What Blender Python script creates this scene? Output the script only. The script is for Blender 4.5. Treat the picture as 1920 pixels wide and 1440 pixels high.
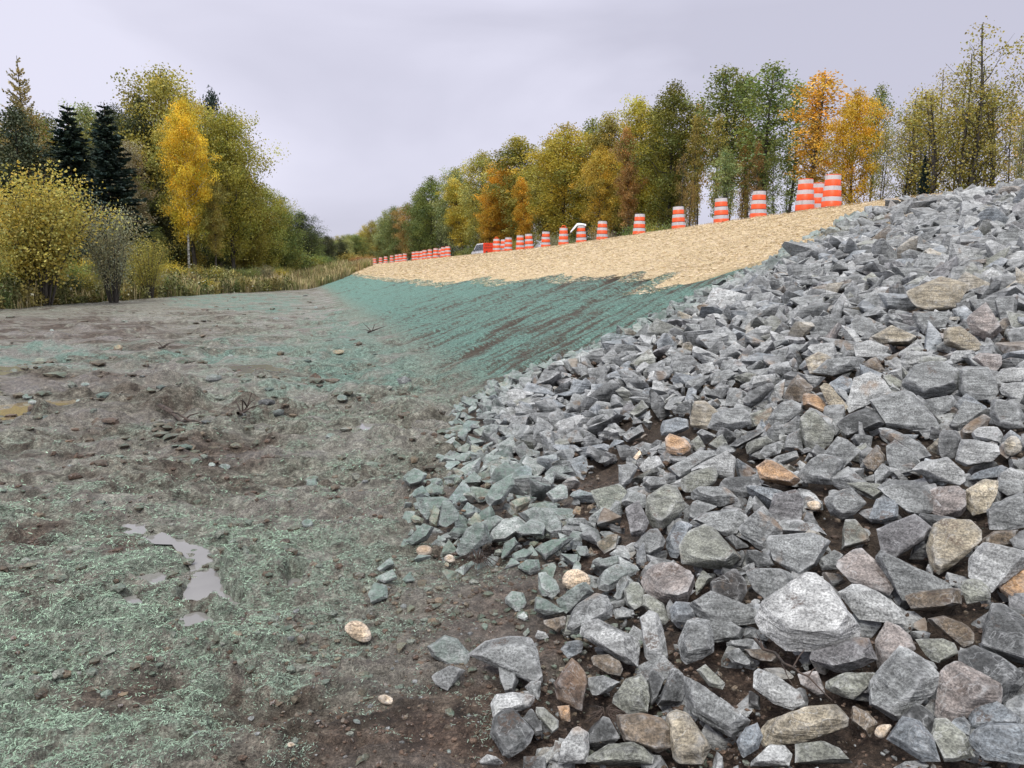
import bpy, bmesh, math, random
import numpy as np
from mathutils import Vector, Matrix, Euler

for o in list(bpy.data.objects):
    bpy.data.objects.remove(o, do_unlink=True)
SC = bpy.context.scene
COL = SC.collection
R = math.radians
random.seed(7)
RNG = np.random.default_rng(7)

# ------------------------------------------------------------------ camera, sky, sun, exposure
PITCH = R(-7.9)
EYE = 1.6
cam = bpy.data.cameras.new('camera')
cam.sensor_width = 36.0
cam.lens = 27.0
cam.clip_start = 0.05
cam.clip_end = 5000
camo = bpy.data.objects.new('camera', cam)
camo.location = (0, 0, EYE)
camo.rotation_euler = (R(90) + PITCH, 0, 0)
COL.objects.link(camo)
SC.camera = camo

SUN_EL, SUN_ROT = R(52), R(200)      # high veiled sun, behind and left of the camera
world = bpy.data.worlds.new('World')
SC.world = world
world.use_nodes = True
wn, wl = world.node_tree.nodes, world.node_tree.links
wn.clear()
w_out = wn.new('ShaderNodeOutputWorld')
sky = wn.new('ShaderNodeTexSky')
sky.sky_type = 'NISHITA'
sky.sun_disc = False
sky.sun_elevation = SUN_EL
sky.sun_rotation = SUN_ROT
bg1 = wn.new('ShaderNodeBackground')
bg1.inputs['Strength'].default_value = 0.06
wl.new(sky.outputs[0], bg1.inputs['Color'])
tc = wn.new('ShaderNodeTexCoord')
mp = wn.new('ShaderNodeMapping')
mp.inputs['Scale'].default_value = (1.0, 1.0, 3.0)
mp.inputs['Location'].default_value = (0.35, 0.1, 0.0)
wl.new(tc.outputs['Generated'], mp.inputs['Vector'])
nz = wn.new('ShaderNodeTexNoise')
nz.inputs['Scale'].default_value = 1.7
nz.inputs['Detail'].default_value = 5
nz.inputs['Roughness'].default_value = 0.45
nz.inputs['Distortion'].default_value = 0.4
wl.new(mp.outputs[0], nz.inputs['Vector'])
cr = wn.new('ShaderNodeValToRGB')
cr.color_ramp.elements[0].position = 0.40
cr.color_ramp.elements[0].color = (0.56, 0.555, 0.67, 1)
cr.color_ramp.elements[1].position = 0.62
cr.color_ramp.elements[1].color = (0.76, 0.75, 0.885, 1)
wl.new(nz.outputs['Fac'], cr.inputs['Fac'])
# overcast skies are brighter overhead than at the horizon
sep = wn.new('ShaderNodeSeparateXYZ')
wl.new(tc.outputs['Generated'], sep.inputs[0])
mr = wn.new('ShaderNodeMapRange')
mr.inputs['From Min'].default_value = 0.30
mr.inputs['From Max'].default_value = 1.0
mr.inputs['To Min'].default_value = 0.84
mr.inputs['To Max'].default_value = 2.5
wl.new(sep.outputs['Z'], mr.inputs['Value'])
bg2 = wn.new('ShaderNodeBackground')
mzc = wn.new('ShaderNodeMix'); mzc.data_type = 'RGBA'; mzc.blend_type = 'MULTIPLY'
mzf = wn.new('ShaderNodeMapRange')
mzf.inputs['From Min'].default_value = 0.45; mzf.inputs['From Max'].default_value = 0.8
wl.new(sep.outputs['Z'], mzf.inputs['Value'])
wl.new(mzf.outputs[0], mzc.inputs[0])
wl.new(cr.outputs['Color'], mzc.inputs[6])
mzc.inputs[7].default_value = (1.04, 1.04, 0.88, 1)
wl.new(mzc.outputs[2], bg2.inputs['Color'])
wl.new(mr.outputs[0], bg2.inputs['Strength'])
mxs = wn.new('ShaderNodeMixShader')
mxs.inputs[0].default_value = 0.93
wl.new(bg1.outputs[0], mxs.inputs[1])
wl.new(bg2.outputs[0], mxs.inputs[2])
wl.new(mxs.outputs[0], w_out.inputs['Surface'])

sun = bpy.data.lights.new('sun', 'SUN')
sun.energy = 1.5
sun.angle = R(13)
sun.color = (1.0, 0.95, 0.86)
suno = bpy.data.objects.new('sun', sun)
sd = Vector((math.sin(SUN_ROT) * math.cos(SUN_EL), math.cos(SUN_ROT) * math.cos(SUN_EL), math.sin(SUN_EL)))
suno.rotation_euler = sd.to_track_quat('Z', 'Y').to_euler()
suno.location = (0, 0, 30)
COL.objects.link(suno)

SC.render.engine = 'CYCLES'
SC.view_settings.view_transform = 'Standard'
SC.view_settings.look = 'None'
SC.view_settings.gamma = 1
SC.view_settings.exposure = 0.40
SC.view_settings.use_curve_mapping = False
SC.cycles.use_denoising = True
SC.cycles.max_bounces = 6
SC.cycles.diffuse_bounces = 3
SC.cycles.glossy_bounces = 2
SC.cycles.transmission_bounces = 3

# ------------------------------------------------------------------ noise
_P = np.random.default_rng(11).permutation(512).astype(np.int64)
_P = np.concatenate([_P, _P, _P])
_G = np.random.default_rng(12).normal(size=(512, 3))
_G /= np.linalg.norm(_G, axis=1)[:, None]

def perlin(x, y, z=0.0):
    x, y, z = np.broadcast_arrays(np.asarray(x, float), np.asarray(y, float), np.asarray(z, float))
    xi, yi, zi = np.floor(x).astype(int), np.floor(y).astype(int), np.floor(z).astype(int)
    xf, yf, zf = x - xi, y - yi, z - zi
    f = lambda t: t * t * t * (t * (t * 6 - 15) + 10)
    u, v, w = f(xf), f(yf), f(zf)
    out = 0
    for dx in (0, 1):
        for dy in (0, 1):
            for dz in (0, 1):
                h = _P[(_P[(_P[(xi + dx) & 511] + yi + dy) & 511] + zi + dz) & 511]
                g = _G[h]
                d = g[..., 0] * (xf - dx) + g[..., 1] * (yf - dy) + g[..., 2] * (zf - dz)
                wt = (u if dx else 1 - u) * (v if dy else 1 - v) * (w if dz else 1 - w)
                out = out + wt * d
    return out

def fbm(x, y, z=0.0, octv=4, gain=0.5, lac=2.03):
    a, s, t = 1.0, 0.0, 0.0
    for i in range(octv):
        s = s + a * perlin(x, y, z + 17.3 * i)
        t += a
        a *= gain
        x, y, z = x * lac, y * lac, np.asarray(z) * lac
    return s / t * 1.7

def ss(a, b, x):
    t = np.clip((x - a) / (b - a), 0, 1)
    return t * t * (3 - 2 * t)

# ------------------------------------------------------------------ the lie of the land
DS = np.array([-0.326, 0.945])      # along the road
DT = np.array([0.945, 0.326])       # up the bank, to the right
def st(x, y):
    return x * DS[0] + y * DS[1], x * DT[0] + y * DT[1]
def xy(s, t):
    return s * DS[0] + t * DT[0], s * DS[1] + t * DT[1]

EDGE_S = np.array([-60, 20, 31.0, 38.0, 50.0, 58.0, 62.0, 75.0, 95.0, 130.0, 400.0])
EDGE_T = np.array([-16, -12.5, -10.5, -9.0, -3.5, 1.5, 4.5, 9.0, 14.5, 16.0, 16.0])
def t_edge(s):                       # the mud ends and rough grass starts
    return np.interp(s, EDGE_S, EDGE_T)

def base_h(x, y):
    s, t = st(x, y)
    mud = 0.012 * np.maximum(0, np.minimum(y, 90) - 5)
    t0 = 1.15 + 0.06 * np.clip(s, 0, 80)
    t1 = 15.6
    zc = 3.55 - 0.33 * ss(14, 42, s)
    k = (t - t0) / (t1 - t0)
    k2 = np.where(k < 0.09, np.maximum(k + 0.09, 0) ** 2 / 0.36, k)    # round toe
    k2 = np.clip(k2, 0, None)
    k3 = 1 - np.where(1 - k2 < 0.03, np.maximum(1 - k2 + 0.03, 0) ** 2 / 0.12, 1 - k2)  # round shoulder
    z = mud + (zc - mud) * np.minimum(k3, 1)
    z = z - 0.22 * ss(26, 30, t)                                        # ditch beyond the road
    bank = ss(0.0, 4.0, t_edge(s) - t) * ss(-30, 10, s)
    z = z + bank * (0.62 + 0.25 * ss(6, 30, t_edge(s) - t)) * (t < 12)
    return z

def ray(u, v):
    a, b = (u - 960) / 1440.0, (720 - v) / 1440.0
    c, s = math.cos(PITCH), math.sin(PITCH)
    return np.array([a, c - s * b, s + c * b])

def project(p):
    c, s = math.cos(PITCH), math.sin(PITCH)
    x, y, z = p[0], p[1], p[2] - EYE
    f = y * c + z * s
    up = -y * s + z * c
    return 960 + 1440 * x / f, 720 - 1440 * up / f, f

def hit(u, v, off=0.0, far=400.0):
    """where the line of sight through a photo pixel meets the land (raised by off)"""
    d = ray(u, v)
    k = 1.0
    while k < far:
        p = d * k
        if EYE + p[2] < base_h(p[0], p[1]) + off:
            a, b = k / 1.02 - 0.02, k
            for _ in range(30):
                m = (a + b) / 2
                q = d * m
                if EYE + q[2] < base_h(q[0], q[1]) + off: b = m
                else: a = m
            q = d * b
            return np.array([q[0], q[1], EYE + q[2]])
        k = k * 1.02 + 0.02
    q = d * far
    return np.array([q[0], q[1], EYE + q[2]])

def in_poly(x, y, poly):
    x, y = np.asarray(x, float), np.asarray(y, float)
    ins = np.zeros(x.shape, bool)
    n = len(poly)
    for i in range(n):
        x1, y1 = poly[i]; x2, y2 = poly[(i + 1) % n]
        if y1 == y2: continue
        c = ((y1 > y) != (y2 > y)) & (x < (x2 - x1) * (y - y1) / (y2 - y1) + x1)
        ins ^= c
    return ins

def dist_poly(x, y, poly):           # >0 outside, <0 inside
    x, y = np.asarray(x, float), np.asarray(y, float)
    d = np.full(x.shape, 1e9)
    n = len(poly)
    for i in range(n):
        x1, y1 = poly[i]; x2, y2 = poly[(i + 1) % n]
        dx, dy = x2 - x1, y2 - y1
        q = np.clip(((x - x1) * dx + (y - y1) * dy) / (dx * dx + dy * dy + 1e-12), 0, 1)
        d = np.minimum(d, np.hypot(x - x1 - q * dx, y - y1 - q * dy))
    return np.where(in_poly(x, y, poly), -d, d)

# outline of the rock slope on the ground
_left = [(860, 765), (850, 810), (838, 860), (850, 900), (775, 935), (768, 985), (790, 1060), (850, 1085), (985, 1062), (1030, 1110),
         (1010, 1190), (1010, 1250), (915, 1320), (925, 1440)]
_top = [(1690, 384), (1580, 418), (1480, 473), (1400, 512), (1290, 563), (1200, 614), (1050, 676), (960, 705)]
_tw = [hit(u, v)[:2] for u, v in _top]
_lw = [hit(u, v)[:2] for u, v in _left]
ROCK_POLY = [np.array(xy(-7, 1.2)), np.array(xy(-7, 15.2)), np.array(xy(10, 15.2)), np.array(xy(13.2, 14.9))] + _tw + _lw
# straw blanket: lower edge
_sl = [(1450, 500), (1390, 508), (1300, 507), (1230, 517), (1180, 516), (1080, 524), (1030, 520), (950, 531),
       (900, 521), (850, 532), (780, 527), (700, 520), (660, 513)]
_ss = sorted([tuple(st(*hit(u, v)[:2])) for u, v in _sl])
STRAW_S = np.array([p[0] for p in _ss]); STRAW_T = np.array([p[1] for p in _ss])
S_STRAW0 = STRAW_S[0]
def straw_low(s):
    return 30 * ss(11.9, 11.4, s) - 1.2 * ss(13.6, 12.6, s) + np.interp(s, STRAW_S, STRAW_T) + 0.55 * fbm(s * 0.33, 3.1, 0, 3) + 0.10 * fbm(s * 2.2, 9.1, 0, 2)

# puddles, as outlines on the ground
def z6(*p): return [(a / 2.1333, 900 + b / 2.1333) for a, b in p]
def z5(*p): return [(a / 2.743, 540 + b / 2.743) for a, b in p]
PUD = [
    ('long narrow puddle reflecting the grey sky in the green mud', z6((580, 224), (630, 206), (700, 232), (765, 240), (830, 310), (890, 420), (880, 455), (800, 485), (725, 475), (745, 330), (700, 268), (630, 262))),
    ('bright puddle just below the long narrow puddle', z6((700, 535), (770, 512), (865, 560), (770, 592), (700, 600))),
    ('small puddle at the right of the long one\'s lower end', z6((875, 475), (912, 458), (965, 495), (920, 514))),
    ('thin slanting puddle left of the long narrow one', z6((565, 376), (610, 366), (685, 405), (650, 420))),
    ('small puddle half under a dark clod in green mulch', z6((475, 476), (525, 460), (562, 494), (522, 508))),
    ('tiny puddle farthest up of the foreground cluster', z6((500, 180), (550, 185), (555, 210), (520, 214))),
    ('faint puddle halfway to the rocks in green mulch', z6((995, 342), (1040, 306), (1064, 320), (1030, 354))),
    ('tiny puddle nearest the rocks in green mulch', z6((1150, 422), (1168, 388), (1204, 400), (1175, 434))),
    ('brown muddy pool at the edge of the picture among stones', z5((-260, 650), (0, 632), (200, 603), (350, 600), (500, 620), (350, 648), (150, 660), (100, 700), (-260, 720))),
    ('shallow pale puddle behind the grey cobbles on the mud', z5((-200, 430), (60, 425), (260, 440), (270, 460), (60, 470), (-200, 480))),
    ('thin pale film of water on the mud near the green bank', z5((1200, 430), (1330, 420), (1480, 440), (1400, 455), (1240, 465))),
    ('thin pale film of water at the foot of the rock slope', z5((1850, 760), (1890, 735), (1960, 745), (1900, 770))),
]
PUDW = []
for lab, pts in PUD:
    w = [hit(u, v)[:2] for u, v in pts]
    PUDW.append((lab, w))
PITS = [((840, 900), (950, 790), 0.06), ]

def plate(x, y, k):
    if k == 0: return fbm(x * 0.9, y * 1.5, 83.5, 5, 0.55)
    return fbm(x * 3.6, y * 5.0, 93.5, 4, 0.55)

def bfb(f, x, y, z, cell, fx, fy, octv=4, gain=0.5):
    """fbm at fx, fy cycles per metre, without the octaves finer than the mesh there"""
    out, tt, am = 0.0, 0.0, 1.0
    X, Y = x * fx, y * fy
    fr = max(fx, fy)
    for i in range(octv):
        k = ss(1.6, 3.6, (1 / fr) / cell)
        out = out + am * k * perlin(X, Y, z + 17.3 * i)
        tt += am; am *= gain; X, Y, fr = X * 2.03, Y * 2.03, fr * 2.03
    return out / tt * 1.7

def rough_h(x, y, s, t, detail=True):
    """relief of the worked ground, on top of base_h"""
    flat = 1 - ss(-0.5, 1.5, t - (1.3 + 0.06 * np.clip(s, 0, 80)))      # 1 on the mud, 0 on the bank
    cell = np.maximum(0.012, 0.0036 * np.hypot(x, y) ** 1.3)
    B = lambda fx, fy, z, o=4, g=.5: bfb(0, x, y, z, cell, fx, fy, o, g)
    mudlump = 0.10 * B(0.55, 0.9, 1.0, 3) + 0.07 * B(1.9, 2.4, 5.0, 4)
    rg = 1 - np.abs(B(1.3, 2.2, 9.0, 4))
    clod = 0.05 * np.maximum(rg - 0.72, 0) / 0.28 * ss(0.0, 0.5, B(.35, .5, 31, 2) + 0.15)
    fine = 0.085 * B(5.5, 7.0, 3.0, 5, 0.6) * (0.6 + ss(-.2, .5, B(.8, .9, 77, 2)))
    midf = ss(5, 9, y) * (1 - ss(60, 95, y))
    mid = midf * (0.45 * np.maximum(B(0.9, 1.5, 41.0, 5, .55) - 0.10, 0) + 0.20 * B(2.2, 3.0, 43.0, 5, .6))
    S2 = s - 0.75 * t
    Bb = lambda fx, fy, z, o=4, g=.5: bfb(0, S2, t, z, cell, fx, fy, o, g)
    rill = -0.24 * np.maximum(Bb(1.9, 0.2, 60.0, 4) - 0.08, 0) - 0.12 * np.maximum(Bb(5.5, 0.5, 66.0, 3) - 0.1, 0) + 0.06 * Bb(5, 2.5, 68, 4, .6) + 0.05 * B(1.5, 1.5, 69, 3)
    na = B(0.9, 1.5, 83.5, 5, 0.55)
    nb = B(3.6, 5.0, 93.5, 4, 0.55)
    mm = 0.35 + 0.65 * midf
    plates = 0.085 * mm * ss(-0.02, 0.10, na) + 0.04 * ss(0.0, 0.14, nb) * (0.5 + mm)
    hush = 1 - 0.6 * ss(4.6, 3.6, y) * ss(-1.0, -0.2, x)
    z = flat * hush * (mudlump + clod + fine + mid + plates) + (1 - flat) * (rill + 0.02 * fbm(x * 1.1, y * 1.1, 71, 3)) * (1 - ss(14.8, 15.8, t))
    return z

def wpoly(pts): return [tuple(hit(u, v)[:2]) for u, v in pts]
ZGREEN = [wpoly([(-300, 655), (-300, 700), (60, 705), (250, 690), (420, 688), (560, 660), (480, 640), (300, 648), (120, 650)]),
          wpoly([(575, 560), (600, 640), (560, 690), (500, 730), (640, 760), (860, 735), (900, 715), (760, 660), (660, 600)]),
          wpoly([(330, 545), (300, 575), (480, 590), (600, 580), (560, 550)])]
ZDARK = [wpoly([(-300, 605), (-300, 650), (200, 648), (330, 640), (300, 605), (100, 595)]),
         wpoly([(-300, 705), (-300, 760), (120, 755), (330, 735), (300, 700), (60, 712)]),
         wpoly([(230, 655), (250, 672), (350, 665), (340, 645)])]
def zone(x, y, polys, soft=1.0):
    k = np.zeros_like(x)
    for p in polys:
        m = (y > 4) & (y < 90)
        d = dist_poly(x[m], y[m], p) + 0.9 * fbm(x[m] * .8, y[m] * .8, 7.5, 3)
        k[m] = np.maximum(k[m], ss(soft, -soft, d))
    return k

def masks(x, y):
    s, t = st(x, y)
    toe = 1.3 + 0.06 * np.clip(s, 0, 80)
    te = t_edge(s) + 0.6 * fbm(s * 0.3, 4.4, 0, 3)
    grass = ss(-0.2, 0.4, te - t)
    grass = np.maximum(grass, ss(27.0, 28.0, t))
    bank = ss(0.0, 1.2, t - toe)
    # hydro-mulch cover: thick on the bank, patchy on the mud, in a green tongue at the toe
    S2 = s - 0.75 * t
    rillm = ss(0.05, 0.32, fbm(S2 * 1.9, t * 0.2, 60.0, 4)) * 0.42 + 0.72 * ss(0.0, 0.24, fbm(S2 * 5.5, t * 0.5, 66.0, 3)) + 0.5 * ss(0.0, 0.25, fbm(S2 * 12, t * 1.2, 64.0, 3)) + 0.45 * ss(-.1, .4, fbm(S2 * .5, t * .3, 61., 4)) + 0.3 * ss(0, .3, fbm(s * 9, t * 3, 62., 3))
    nearrock = ss(8.0, 2.0, np.abs(s - 12.0) + 0 * t)
    n1 = fbm(x * 0.45, y * 0.8, 21.0, 4)
    n2 = fbm(x * 2.8, y * 3.4, 25.0, 4)
    gb = bank * np.clip(1.15 - rillm * (0.60 + 0.22 * ss(24, 10, s)) + 0.5 * n2, 0, 1)
    left = ss(-0.3, -1.5, x) * ss(5.2, 3.2, y)                       # rich mulch at the near left
    toefan = ss(-4.5, 0.2, t - toe) * ss(7, 11, y) * ss(40, 20, y)
    gm = 0.50 + 0.40 * n1 + 0.40 * n2 - 0.20 * ss(4.3, 5.5, y) * ss(13, 9, y) - 0.3 * ss(3.2, 2.4, y) * ss(-2.0, -0.9, x) + 0.50 * left + 0.55 * toefan - 0.22 * ss(14, 22, y) 
    soilp = ss(0.25, -0.5, np.hypot((x - 0.35) / 1.0, (y - 3.1) / 1.15) - 1.0)  # bare soil by the nearest rocks
    soilp = np.maximum(soilp, ss(3.2, 2.5, y + 0.25 * n1) * ss(-1.6, -0.3, x + 0.4 * n2))
    for (cu, cv, rr) in ((410, 850, 0.75), (440, 870, 0.6), (250, 1290, .25), (60, 1010, .3), (230, 1030, .22)):
        c = PITC[(cu, cv)]
        soilp = np.maximum(soilp, 0.85 * ss(1.1, 0.35, np.hypot((x - c[0]) / rr, (y - c[1]) / rr) + 0.6 * n2))
    na, nb = plate(x, y, 0), plate(x, y, 1)
    torn = np.maximum(ss(0.13, 0.0, np.abs(na - 0.0)) * 0.95, 0.85 * ss(0.10, 0.0, np.abs(nb - 0.04)))
    torn = torn * ss(-.3, .2, fbm(x * .4, y * .6, 57, 3)) 
    zg, zd = zone(x, y, ZGREEN), zone(x, y, ZDARK)
    gm = np.maximum(gm, zg * (0.75 + 1.1 * n2 + 0.6 * n1)) * (1 - 0.6 * zd)
    torn = torn * (1 - 0.6 * zg)
    torn = np.maximum(torn, np.maximum(zd, 0.6 * ss(.05, .3, fbm(x * .35, y * .9, 58, 3)) * ss(6, 9, y)) * ss(-.30, -.05, nb))
    gm = gm * (0.55 + 0.9 * ss(-.15, .25, nb)) 
    gm = np.clip(gm * (1 - 0.9 * soilp) * (1 - 0.75 * torn), 0, 1)
    soilp = np.maximum(soilp, torn * 0.85 * (1 - bank))
    green = np.where(bank > 0, gm * (1 - bank) + gb * (0.85 + 0.35 * ss(16, 30, s)), gm)
    green = green * (1 - grass)
    inrock = ss(0.15, -0.25, dist_poly(x, y, ROCK_POLY))
    soil = np.clip(np.maximum(soilp, inrock), 0, 1)
    sh = ss(15.0, 15.5, t + 0.15 * n2) * (1 - grass)
    soil = np.maximum(soil, sh)
    green = green * (1 - 0.92 * inrock) * (1 - sh)
    wet = ss(-0.05, 0.30, fbm(x * .5, y * 1.3, 51, 4) + 0.1) * (1 - bank) * (1 - grass)
    return green, soil, grass, wet
PITC = {k: hit(*k) for k in ((410, 850), (440, 870), (250, 1290), (60, 1010), (230, 1030))}

def full_h(x, y):
    x, y = np.asarray(x, float), np.asarray(y, float)
    s, t = st(x, y)
    z = base_h(x, y)
    fade = ss(220, 90, np.hypot(x, y))
    z = z + rough_h(x, y, s, t) * fade
    near = np.hypot(x, y) < 20
    for c, rr, dp in PITL:
        q = np.hypot(x - c[0], y - c[1])
        z = z - dp * ss(rr, rr * 0.2, q + rr * .35 * perlin(x * 5, y * 5, 4.)) * near
    for stage in (0, 1):
        for w, wz in PUDZ:
            cx, cy, rad = w['c'][0], w['c'][1], w['r']
            m = np.hypot(x - cx, y - cy) < rad + 0.8
            if not m.any(): continue
            xx, yy = x[m], y[m]
            d = dist_poly(xx, yy, w['p']) + 0.055 * w['sc'] * fbm(xx * 7 / w['sc'], yy * 7 / w['sc'], 88, 4)
            if stage == 0:      # the mud round a puddle stands above the water
                z[m] = z[m] + ss(0.5 * w['sc'], 0.10, d) * np.maximum(0, wz + 0.010 - z[m])
            else:
                k = ss(0.05 * w['sc'], -0.01, d)
                z[m] = z[m] * (1 - k) + np.minimum(z[m], wz - 0.016 + 0.075 * fbm(xx * 6, yy * 6, 2.0, 4)) * k
    return z
PITL = [(PITC[(410, 850)], .35, .07), (PITC[(440, 870)], .3, .07), (PITC[(60, 1010)], .13, .05), (PITC[(230, 1030)], .12, .05), (PITC[(250, 1290)], .12, .03)]
PUDZ = []
for lab, w in PUDW:
    w = np.array(w)
    c = w.mean(0)
    rad = np.hypot(*(w - c).T).max()
    b = base_h(w[:, 0], w[:, 1])
    s_, t_ = st(w[:, 0], w[:, 1])
    zz = float(np.mean(b + rough_h(w[:, 0], w[:, 1], s_, t_))) - 0.02
    sc = float(np.clip(np.linalg.norm(c) / 4, 1, 3))
    if c[1] < 6: zz = -0.012
    PUDZ.append((dict(c=c, r=rad, p=[tuple(q) for q in w], sc=sc), zz))

# ------------------------------------------------------------------ materials
def new_mat(name):
    m = bpy.data.materials.new(name)
    m.use_nodes = True
    nt = m.node_tree
    nt.nodes.clear()
    out = nt.nodes.new('ShaderNodeOutputMaterial')
    b = nt.nodes.new('ShaderNodeBsdfPrincipled')
    nt.links.new(b.outputs[0], out.inputs['Surface'])
    return m, nt, b, out

class NT:
    """little helper for node trees"""
    def __init__(s, nt): s.nt = nt
    def n(s, t, **kw):
        a = s.nt.nodes.new(t)
        for k, v in kw.items():
            if k in a.inputs: 
                s.put(a.inputs[k], v)
            else: setattr(a, k, v)
        return a
    def put(s, inp, v):
        if isinstance(v, bpy.types.NodeSocket): s.nt.links.new(v, inp)
        else: inp.default_value = v
    def noise(s, vec, scale, detail=4, rough=0.5, dist=0.0):
        a = s.nt.nodes.new('ShaderNodeTexNoise')
        s.put(a.inputs['Vector'], vec); a.inputs['Scale'].default_value = scale
        a.inputs['Detail'].default_value = detail; a.inputs['Roughness'].default_value = rough
        a.inputs['Distortion'].default_value = dist
        return a.outputs['Fac']
    def ramp(s, fac, stops):
        a = s.nt.nodes.new('ShaderNodeValToRGB')
        s.put(a.inputs['Fac'], fac)
        e = a.color_ramp.elements
        while len(e) < len(stops): e.new(0.5)
        for i, (p, c) in enumerate(stops):
            e[i].position = p
            e[i].color = (c, c, c, 1) if isinstance(c, (int, float)) else (*c, 1)
        return a.outputs['Color']
    def mix(s, fac, a, b, mode='MIX'):
        m = s.nt.nodes.new('ShaderNodeMix')
        m.data_type = 'RGBA'; m.blend_type = mode
        s.put(m.inputs[0], fac)
        for i, v in ((6, a), (7, b)):
            if isinstance(v, tuple) and len(v) == 3: v = (*v, 1)
            s.put(m.inputs[i], v)
        return m.outputs[2]
    def math(s, op, a, b=0.0, c=None, clamp=False):
        m = s.nt.nodes.new('ShaderNodeMath'); m.operation = op; m.use_clamp = clamp
        s.put(m.inputs[0], a); s.put(m.inputs[1], b)
        if c is not None: s.put(m.inputs[2], c)
        return m.outputs[0]
    def attr(s, name):
        a = s.nt.nodes.new('ShaderNodeAttribute'); a.attribute_name = name
        return a
    def bump(s, h, strength=0.5, dist=0.02, normal=None):
        b = s.nt.nodes.new('ShaderNodeBump')
        b.inputs['Strength'].default_value = strength; b.inputs['Distance'].default_value = dist
        s.put(b.inputs['Height'], h)
        if normal is not None: s.put(b.inputs['Normal'], normal)
        return b.outputs[0]

def ground_material():
    m, nt, b, out = new_mat('ground')
    T = NT(nt)
    pos = T.n('ShaderNodeNewGeometry').outputs['Position']
    g = T.attr('green').outputs['Fac']; so = T.attr('soil').outputs['Fac']
    gr = T.attr('grass').outputs['Fac']; we = T.attr('wet').outputs['Fac']
    bk = T.attr('bank').outputs['Fac']
    f1 = T.noise(pos, 9, 6, 0.6); f2 = T.noise(pos, 38, 5, 0.65); f3 = T.noise(pos, 130, 3, 0.6)
    mud = T.ramp(f1, [(0.34, (0.100, 0.100, 0.077)), (0.5, (0.245, 0.248, 0.200)), (0.66, (0.43, 0.435, 0.365))])
    mud = T.mix(T.ramp(f2, [(0.35, 0.0), (0.62, 1.0)]), T.mix(0.6, mud, (0.045, 0.034, 0.028)), mud)
    soil = T.ramp(f1, [(0.32, (0.040, 0.028, 0.021)), (0.52, (0.105, 0.073, 0.055)), (0.70, (0.21, 0.152, 0.115))])
    soil = T.mix(T.ramp(f2, [(0.40, 0.0), (0.60, 1.0)]), T.mix(0.5, soil, (0.03, 0.02, 0.017)), soil)
    soil = T.mix(T.ramp(f3, [(0.66, 0.0), (0.74, 0.7)]), soil, (0.26, 0.21, 0.17))
    col = T.mix(so, mud, soil)
    # mulch: fibrous green cover, broken up by fine noise
    k = T.math('ADD', g, T.math('MULTIPLY', T.math('SUBTRACT', f2, 0.5), 1.5))
    k = T.math('ADD', k, T.math('MULTIPLY', T.math('SUBTRACT', f3, 0.5), 1.0))
    k = T.ramp(k, [(0.30, 0.0), (0.80, 1.0)])
    gcol_flat = T.ramp(f2, [(0.38, (0.135, 0.165, 0.13)), (0.62, (0.33, 0.41, 0.335))])
    gcol_bank = T.ramp(f2, [(0.36, (0.075, 0.170, 0.142)), (0.62, (0.20, 0.36, 0.305))])
    gcol = T.mix(T.math('MAXIMUM', bk, T.attr('teal').outputs['Fac']), gcol_flat, gcol_bank)
    kk = T.math('MULTIPLY', k, T.math('ADD', 0.72, T.math('MULTIPLY', bk, 0.2)))
    col = T.mix(kk, T.mix(T.math('MULTIPLY', bk, 0.9), col, (0.070, 0.052, 0.038)), gcol)
    gcolr = T.ramp(f1, [(0.3, (0.035, 0.036, 0.014)), (0.7, (0.10, 0.085, 0.035))])
    col = T.mix(gr, col, gcolr)
    wk = T.math('MULTIPLY', we, T.math('SUBTRACT', 1.0, T.math('MULTIPLY', k, 0.8)), clamp=True)
    col = T.mix(T.math('MULTIPLY', wk, 0.55), col, T.mix(0.65, col, (0.36, 0.345, 0.305)))
    col = T.mix(1.0, col, T.ramp(f3, [(0.36, 0.70), (0.50, 1.0), (0.64, 1.30)]), 'MULTIPLY')
    col = T.mix(1.0, col, T.ramp(T.noise(pos, 62, 4, 0.7), [(0.36, 0.66), (0.64, 1.34)]), 'MULTIPLY')
    col = T.mix(1.0, col, T.ramp(T.noise(pos, 17, 5, 0.65), [(0.36, 0.60), (0.5, 1.0), (0.64, 1.32)]), 'MULTIPLY')
    T.put(b.inputs['Base Color'], col)
    ro = T.math('SUBTRACT', 0.90, T.math('MULTIPLY', wk, 0.66))
    T.put(b.inputs['Roughness'], ro)
    b.inputs['Specular IOR Level'].default_value = 0.35
    h = T.math('ADD', T.math('MULTIPLY', f2, 1.0), T.math('MULTIPLY', f3, 0.45))
    T.put(b.inputs['Normal'], T.bump(h, 1.0, 0.05))
    return m

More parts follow.
